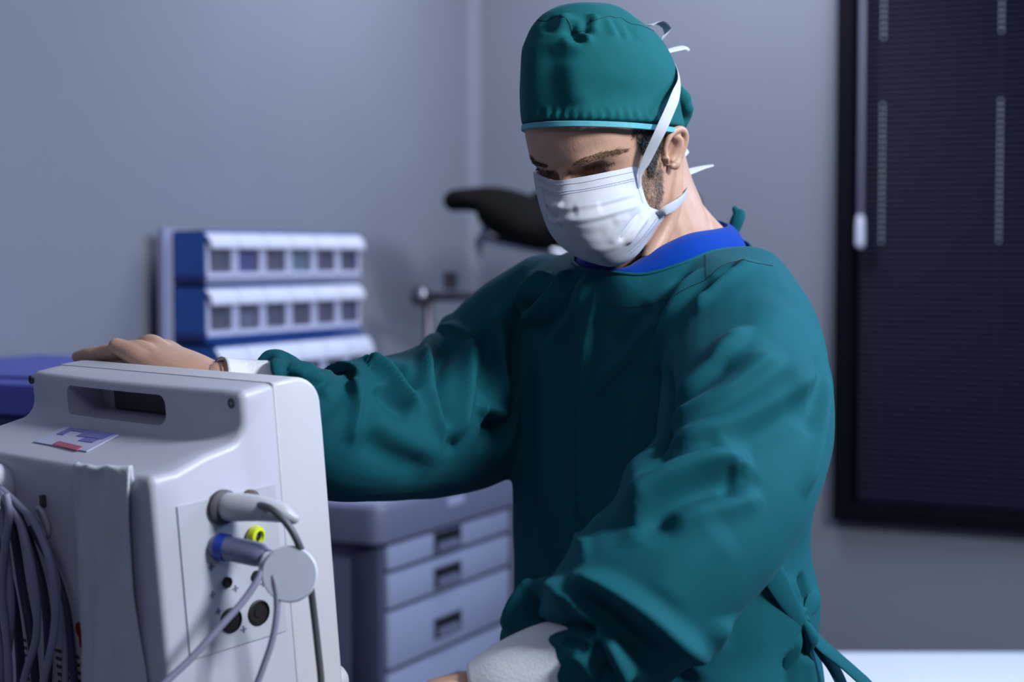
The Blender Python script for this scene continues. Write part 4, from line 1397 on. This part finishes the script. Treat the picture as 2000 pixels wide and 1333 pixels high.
SLL = sleeve([(1430, 590, 1.76, .068), (1446, 660, 1.71, .078), (1456, 740, 1.655, .081), (1458, 830, 1.60, .083), (1434, 925, 1.555, .079), (1364, 1030, 1.515, .079), (1290, 1115, 1.49, .076), (1222, 1195, 1.475, .072), (1172, 1262, 1.465, .064), (1138, 1310, 1.46, .050)])
SLL2 = sleeve([(1150, 1215, 1.50, .040), (1090, 1205, 1.505, .038), (1048, 1215, 1.515, .033), (1020, 1250, 1.52, .022)], 18)
SLR = sleeve([(1085, 612, 1.93, .075), (1025, 682, 1.95, .088), (952, 776, 1.935, .091), (870, 816, 1.895, .087), (780, 834, 1.835, .079), (700, 843, 1.775, .0745), (635, 839, 1.748, .072), (606, 818, 1.742, .057), (588, 796, 1.740, .045)])
RUF = [sweep([px(590, 740, 1.735), px(560, 712, 1.735), px(528, 696, 1.733), px(500, 712, 1.73)], [.014, .012, .009, .004], 12, rounded=True), sweep([px(600, 730, 1.71), px(566, 722, 1.71), px(545, 735, 1.71)], [.014, .010, .006], 12, rounded=True)]
GV, GF = remesh(join(tors, SLL, SLL2, SLR, *RUF), .0034, 12)

GS = [
    # front of the gown
    ([(1170, 560), (1158, 620), (1149, 700), (1140, 800), (1137, 900), (1140, 1010), (1148, 1130)], .012, .008, 'lap'),
    ([(1300, 590), (1262, 640), (1222, 700), (1180, 745), (1150, 780)], .012, .008),
    ([(1285, 590), (1240, 640), (1196, 694)], .014, -.006),
    ([(1120, 500), (1095, 545), (1055, 590), (1012, 640)], .010, .010),
    ([(1098, 505), (1070, 545), (1036, 582), (1008, 612)], .008, -.010),
    ([(1085, 500), (1050, 530), (1020, 572), (1012, 620)], .009, .009),
    ([(1146, 520), (1118, 570), (1078, 620), (1030, 670)], .009, -.007),
    ([(1160, 530), (1128, 600), (1084, 660), (1040, 710)], .010, .006),
    ([(1016, 560), (1005, 600), (1003, 650), (1004, 720), (1006, 800)], .006, -.016),
    ([(1070, 640), (1072, 760), (1070, 900), (1066, 1040)], .020, .006),
    ([(1105, 640), (1112, 760), (1114, 900), (1112, 1050)], .016, -.008),
    ([(1200, 760), (1195, 880), (1200, 1000), (1210, 1100)], .018, -.005),
    ([(1250, 730), (1240, 850), (1242, 960)], .018, .005),
    ([(1030, 700), (1034, 850), (1030, 1000), (1034, 1120)], .012, -.005),
    ([(1370, 510), (1340, 560), (1310, 620), (1290, 690), (1285, 760)], .012, .008),
    ([(1345, 520), (1310, 580), (1288, 640)], .010, -.006),
    ([(1400, 530), (1360, 570), (1330, 620), (1318, 680)], .010, -.007),
    ([(1298, 715), (1302, 760), (1303, 800), (1296, 850), (1290, 900)], .009, -.020),
    # upper left sleeve
    ([(1480, 500), (1430, 530), (1385, 570), (1350, 620)], .010, .007),
    ([(1450, 510), (1405, 540), (1365, 585)], .007, -.006),
    ([(1530, 680), (1475, 735), (1415, 785), (1350, 820), (1290, 846)], .018, .013, 'lap'),
    ([(1612, 712), (1560, 755), (1500, 798), (1430, 838), (1360, 868), (1285, 902)], .022, .014, 'lap'),
    ([(1470, 640), (1420, 695), (1365, 748), (1310, 792)], .015, .009, 'lap'),
    ([(1540, 575), (1490, 640), (1440, 690), (1400, 730)], .022, .005),
    ([(1575, 770), (1520, 820), (1450, 862), (1380, 890)], .020, -.005),
    ([(1606, 690), (1600, 760), (1570, 850)], .012, -.005),
    ([(1614, 700), (1612, 800), (1590, 900), (1560, 980)], .010, .006),
    # elbow
    ([(1484, 902), (1432, 903), (1380, 916), (1330, 936), (1276, 966), (1244, 992), (1226, 1030)], .022, .022, 'lap'),
    ([(1492, 932), (1440, 940), (1385, 954), (1330, 980), (1285, 1010), (1240, 1060)], .016, -.009),
    ([(1495, 955), (1450, 975), (1400, 992), (1345, 1004), (1290, 1030)], .014, .009),
    ([(1420, 870), (1350, 886), (1290, 916), (1252, 950)], .012, -.007),
    ([(1428, 912), (1425, 945), (1418, 975)], .006, -.004),
    ([(1420, 1020), (1370, 1075), (1320, 1130), (1280, 1190)], .022, .005),
    # lower left sleeve, gathers above the cuff
    ([(1090, 1146), (1140, 1138), (1195, 1160), (1262, 1202), (1330, 1258), (1390, 1290)], .012, .016),
    ([(1120, 1168), (1175, 1196), (1240, 1250), (1300, 1310)], .012, -.014),
    ([(1420, 1200), (1390, 1260), (1340, 1330)], .016, .008),
    ([(1068, 1134), (1095, 1160), (1140, 1205), (1182, 1244)], .010, .014),
    ([(1100, 1180), (1140, 1220), (1172, 1240)], .006, -.010),
    ([(1012, 1222), (1050, 1222), (1110, 1226), (1180, 1236)], .007, -.016),
    ([(1060, 1136), (1030, 1165), (1008, 1200), (996, 1240)], .009, .012),
    ([(1050, 1165), (1035, 1190), (1025, 1215)], .007, -.014),
    ([(1182, 1244), (1205, 1290), (1228, 1335)], .009, .012),
    ([(1160, 1252), (1180, 1295), (1196, 1335)], .007, -.010),
    ([(1110, 1270), (1140, 1290), (1170, 1335)], .007, .008),
    ([(1095, 1250), (1125, 1262), (1150, 1270)], .005, -.008),
    # right sleeve
    ([(700, 700), (722, 712), (750, 728), (782, 766), (808, 788), (822, 776)], .010, .013),
    ([(735, 752), (770, 790), (806, 812)], .012, -.009),
    ([(760, 705), (785, 730), (806, 765)], .011, -.010),
    ([(830, 690), (824, 740), (822, 778)], .007, .006),
    ([(856, 655), (840, 680), (832, 720), (838, 770), (852, 820), (866, 866)], .011, .011),
    ([(872, 660), (856, 710), (860, 780), (874, 840)], .012, -.012),
    ([(850, 656), (864, 645), (884, 642), (905, 650), (925, 655), (942, 642)], .009, .006),
    ([(935, 640), (920, 700), (906, 780), (892, 850), (882, 872)], .012, .013),
    ([(960, 620), (950, 700), (944, 780)], .014, -.008),
    ([(975, 580), (982, 650), (990, 740), (1000, 800)], .012, .009),
    ([(868, 868), (880, 872), (892, 866)], .010, -.004),
    ([(694, 716), (702, 745), (706, 785), (696, 835), (684, 875)], .010, .007, 'lap'),
    ([(612, 744), (640, 732), (686, 716)], .007, .004),
    ([(622, 780), (648, 755), (690, 742)], .012, .007),
    ([(708, 806), (750, 838), (800, 868), (880, 900)], .016, .006),
    ([(700, 850), (760, 890), (840, 920)], .016, -.006),
    ([(938, 832), (970, 840), (1004, 850)], .018, -.024),
    ([(930, 815), (950, 800), (985, 812), (1004, 815)], .010, .010),
    # right cuff gathers
    ([(540, 705), (548, 715), (552, 735)], .006, .009, 'full'),
    ([(560, 716), (580, 724), (604, 736)], .007, .004),
    ([(528, 715), (532, 725), (534, 740)], .004, .006, 'full'),
    # back and waist
    ([(1560, 1120), (1572, 1155), (1580, 1190)], .008, -.008),
    ([(1590, 1060), (1602, 1120), (1600, 1170)], .012, .010),
    ([(1545, 1270), (1550, 1330), (1552, 1400)], .010, -.010),
    ([(1570, 1270), (1580, 1330), (1586, 1400)], .010, .008),
]
GS = [(s_[0], s_[1] * (.86 if s_[1] <= .014 else 1), s_[2] * (1.22 if abs(s_[2]) < .018 else 1)) + tuple(s_[3:]) for s_ in GS]
GV = strokes(GV, GF, GS)
from mathutils import noise as _nz
GN = normals(GV, GF)
vis = GV[:, 2] > .98
nz = np.zeros(len(GV))
nz[vis] = smooth_noise(GV[vis], 8, .0024, 2) + smooth_noise(GV[vis], 24, .0010, 8)
GV = GV + GN * nz[:, None]

# neckline: cut the opening along a loop and snap the rim to it
NL = [px(1195, 532, 1.752), px(1260, 536, 1.740), px(1330, 516, 1.738), px(1382, 495, 1.754), px(1422, 486, 1.785), px(1466, 486, 1.84), (.252, 1.90, 1.518), (.200, 1.955, 1.528), (.135, 1.965, 1.525), (.085, 1.925, 1.512), (.066, 1.86, 1.497), (.074, 1.79, 1.487)]
NLc = crom(np.array(NL), 16, True)
xy = GV[:, :2]
near = (GV[:, 2] > 1.42) & (np.abs(xy[:, 0] - .14) < .26)
idx = np.where(near)[0]


def inside(p, poly):
    x, y = p[:, 0], p[:, 1]
    r = np.zeros(len(p), bool)
    j = len(poly) - 1
    for i in range(len(poly)):
        c = ((poly[i, 1] > y) != (poly[j, 1] > y)) & (x < (poly[j, 0] - poly[i, 0]) * (y - poly[i, 1]) / (poly[j, 1] - poly[i, 1] + 1e-12) + poly[i, 0])
        r ^= c
        j = i
    return r


ins = np.zeros(len(GV), bool)
ins[idx] = inside(xy[idx], NLc)
gb = BVHTree.FromPolygons(GV.tolist(), GF)
loop_h = []
for q in NLc:
    h_ = gb.ray_cast(Vector((q[0], q[1], 2.0)), Vector((0, 0, -1)))
    loop_h.append(h_[0][2] if h_[0] else q[2])
dh = np.clip(NLc[:, 2] - np.array(loop_h), -.03, .025)
d2 = ((xy[idx][:, None] - NLc[None, :, :2]) ** 2).sum(2)
ni = d2.argmin(1); dm = np.sqrt(d2.min(1))
wt = np.where(ins[idx], 1, np.exp(-(dm / .055) ** 2)) * np.clip((GV[idx, 2] - 1.42) / .045, 0, 1)
GV[idx, 2] += dh[ni] * wt * (GV[idx, 2] > 1.40)
keep = [f for f in GF if not all(ins[i] for i in f)]
cnt = {}
for f in keep:
    for i in range(len(f)):
        e_ = (min(f[i], f[i - 1]), max(f[i], f[i - 1])); cnt[e_] = cnt.get(e_, 0) + 1
bnd = sorted({i for e_, c in cnt.items() if c == 1 for i in e_})
for i in bnd:
    k = ((NLc[:, :2] - GV[i, :2]) ** 2).sum(1).argmin()
    GV[i] = NLc[k]
used_ = sorted({i for f in keep for i in f})
rmap = {o_: n_ for n_, o_ in enumerate(used_)}
GV2 = GV[used_]; GF2 = [[rmap[i] for i in f] for f in keep]
GBVH = BVHTree.FromPolygons(GV2.tolist(), GF2)
gown = obj('surgical_gown', (GV2, GF2), M['teal'], per, smooth=True, view=True)
obj('neck_binding', sweep(NLc[::2], .0018, 8, sub=1, closed=True), M['teal'], gown, smooth=True, view=True)
# seams
for P2, n_ in (([(1378, 490), (1378, 520), (1380, 548)], 30), ([(1160, 590), (1200, 598), (1250, 598), (1300, 585), (1345, 562), (1380, 546), (1410, 520), (1450, 508)], 90), ([(1450, 508), (1490, 517), (1510, 520)], 26), ([(1172, 528), (1170, 556), (1168, 585)], 24)):
    obj('seam', dash_line(GBVH, P2, n_, off=.0002, width=.00038), M['thread'], gown, view=True, kind='stuff')
# waist tie: strap, knot, loops and two ends
def gtie(name, pts, w_, ups, t_=.0022):
    P = [px(*p) for p in pts]
    return obj(name, sweep(P, [(x_, t_) for x_ in w_], 12, up=ups, sub=8), M['teal'], gown, view=True, smooth=True)


KD = 1.90
gtie('waist_tie', [(1500, 1105, 1.70), (1525, 1150, 1.715), (1552, 1195, 1.735), (1576, 1236, 1.755)], [.014, .013, .010, .006], (.3, -.9, .2))
gtie('waist_tie', [(1577, 1238, 1.755), (1560, 1238, 1.745), (1548, 1262, 1.74), (1542, 1300, 1.745), (1540, 1345, 1.75), (1540, 1420, 1.76)], [.005, .007, .010, .009, .009, .009], (.1, -.95, .2))
gtie('waist_tie', [(1580, 1232, 1.755), (1578, 1200, 1.755), (1590, 1168, 1.765), (1580, 1146, 1.775), (1562, 1152, 1.765), (1566, 1185, 1.755), (1576, 1215, 1.75)], [.005, .008, .011, .009, .008, .008, .005], (.6, -.7, .3))
gtie('waist_tie', [(1584, 1238, 1.752), (1606, 1262, 1.75), (1640, 1290, 1.75), (1672, 1318, 1.75), (1700, 1345, 1.75), (1730, 1390, 1.755)], [.007, .010, .009, .009, .009, .009], (.4, -.6, .7))
gtie('waist_tie', [(1584, 1240, 1.757), (1602, 1268, 1.757), (1625, 1300, 1.757), (1645, 1340, 1.757), (1660, 1390, 1.757)], [.007, .009, .009, .009, .009], (.6, -.7, .3))
kq = px(1584, 1243, 1.748)
obj('tie_knot', remesh(join(sweep([kq + V_(-.006, 0, .012), kq + V_(0, -.004, 0), kq + V_(-.002, 0, -.013)], [.005, .0075, .005], 12, rounded=True)), .002, 3), M['teal'], gown, smooth=True, view=True)
# neck tie sticking up behind
obj('neck_tie', remesh(join(sweep([px(1432, 452, 1.93), px(1440, 430, 1.93), px(1446, 418, 1.93), px(1440, 414, 1.93)], [.007, .008, .006, .004], 10, rounded=True),
                            sweep([px(1440, 416, 1.93), px(1434, 408, 1.93), px(1436, 403, 1.93)], [.004, .003, .0015], 8), sweep([px(1441, 416, 1.93), px(1438, 408, 1.93), px(1439, 401, 1.93)], [.004, .002, .0012], 8)), .0016, 2), M['teal'], gown, smooth=True, view=True)

# ---------------------------------------------------------------- blue scrub shirt at the neck
SI = [px(1205, 532, 1.768), px(1240, 512, 1.768), px(1290, 482, 1.768), px(1345, 457, 1.782), px(1400, 447, 1.82), px(1424, 441, 1.87), px(1408, 432, 1.93), (.195, 1.945, 1.548), (.135, 1.948, 1.545), (.096, 1.915, 1.530), (.082, 1.86, 1.51), (.092, 1.80, 1.496)]
A1, A2 = crom(np.array(SI), 12, True), crom(np.array(NL), 12, True)
c2 = A2.mean(0)
A3 = A2 + (c2 - A2) * np.array([.08, .08, 0]) + np.array([0, 0, -.025])
A2 = A2 + (c2 - A2) * np.array([.035, .035, 0]) + np.array([0, 0, -.003])
mid = [A1 * (1 - t) + A2 * t + np.array([0, 0, .006 * math.sin(PI * t)]) for t in (0, .04, .25, .5, .75, 1)] + [A3]
inn = [A1 + (A1 * .0 + np.array([0, 0, -.004])), A1 + np.array([0, 0, -.02])]
cen = A1.mean(0)
inn2 = [A1 + (cen - A1) * .02, A1 + (cen - A1) * .03 + np.array([0, 0, -.02])]
shirt = obj('scrub_shirt', loft(inn2[::-1] + mid, False), M['scrub'], per, smooth=True, view=True)
SB = BVHTree.FromPolygons(np.concatenate(inn2[::-1] + mid).tolist(), loft(inn2[::-1] + mid, False)[1])
Q, N_ = on_surface(SB, [(1408, 447), (1416, 462), (1424, 475)], 14, .0003)
obj('seam', sweep(Q, .00036, 5, sub=1), M['bluecabdark'], shirt, view=True)
Q, N_ = on_surface(SB, [(1416, 458), (1430, 453), (1444, 460), (1455, 466)], 14, .0003)
obj('seam', sweep(Q, .00036, 5, sub=1), M['bluecabdark'], shirt, view=True)

# ---------------------------------------------------------------- cuffs
def cuff(pts, name='knit_cuff'):
    P = [px(p[0], p[1], p[2]) for p in pts]
    R_ = [p[3] for p in pts]
    o_ = sweep(P, R_, 36, sub=8, caps=False)
    n_ = len(o_[0]) // 36
    V = o_[0].reshape(n_, 36, 3)
    C = V.mean(1, keepdims=True)
    rib = 1 + .012 * np.cos(np.arange(36) / 36 * 2 * PI * 18)
    V = C + (V - C) * rib[None, :, None]
    inner = C + (V - C) * .90
    rings = list(V) + list(inner[::-1])
    g = loft(rings + [rings[0]], False)
    return obj(name, g, M['cuff'], per, view=True, smooth=True)


cuff([(1150, 1300, 1.46, .042), (1080, 1316, 1.46, .0435), (1000, 1344, 1.46, .040), (938, 1366, 1.462, .0325)])
cuff([(560, 772, 1.735, .0345), (520, 764, 1.730, .0318), (470, 757, 1.722, .0284), (424, 748, 1.709, .0268)])
bq = crom(np.array([px(433, 733, 1.664), px(428, 732, 1.6625)]), 1)
obj('wrist_ring', sweep([px(423, 748, 1.7085), px(419, 747, 1.7075)], [.0266, .0260], 28, sub=1, caps=False), M['band'], per, view=True, smooth=True)  # thin dark ring around the wrist at the cuff end
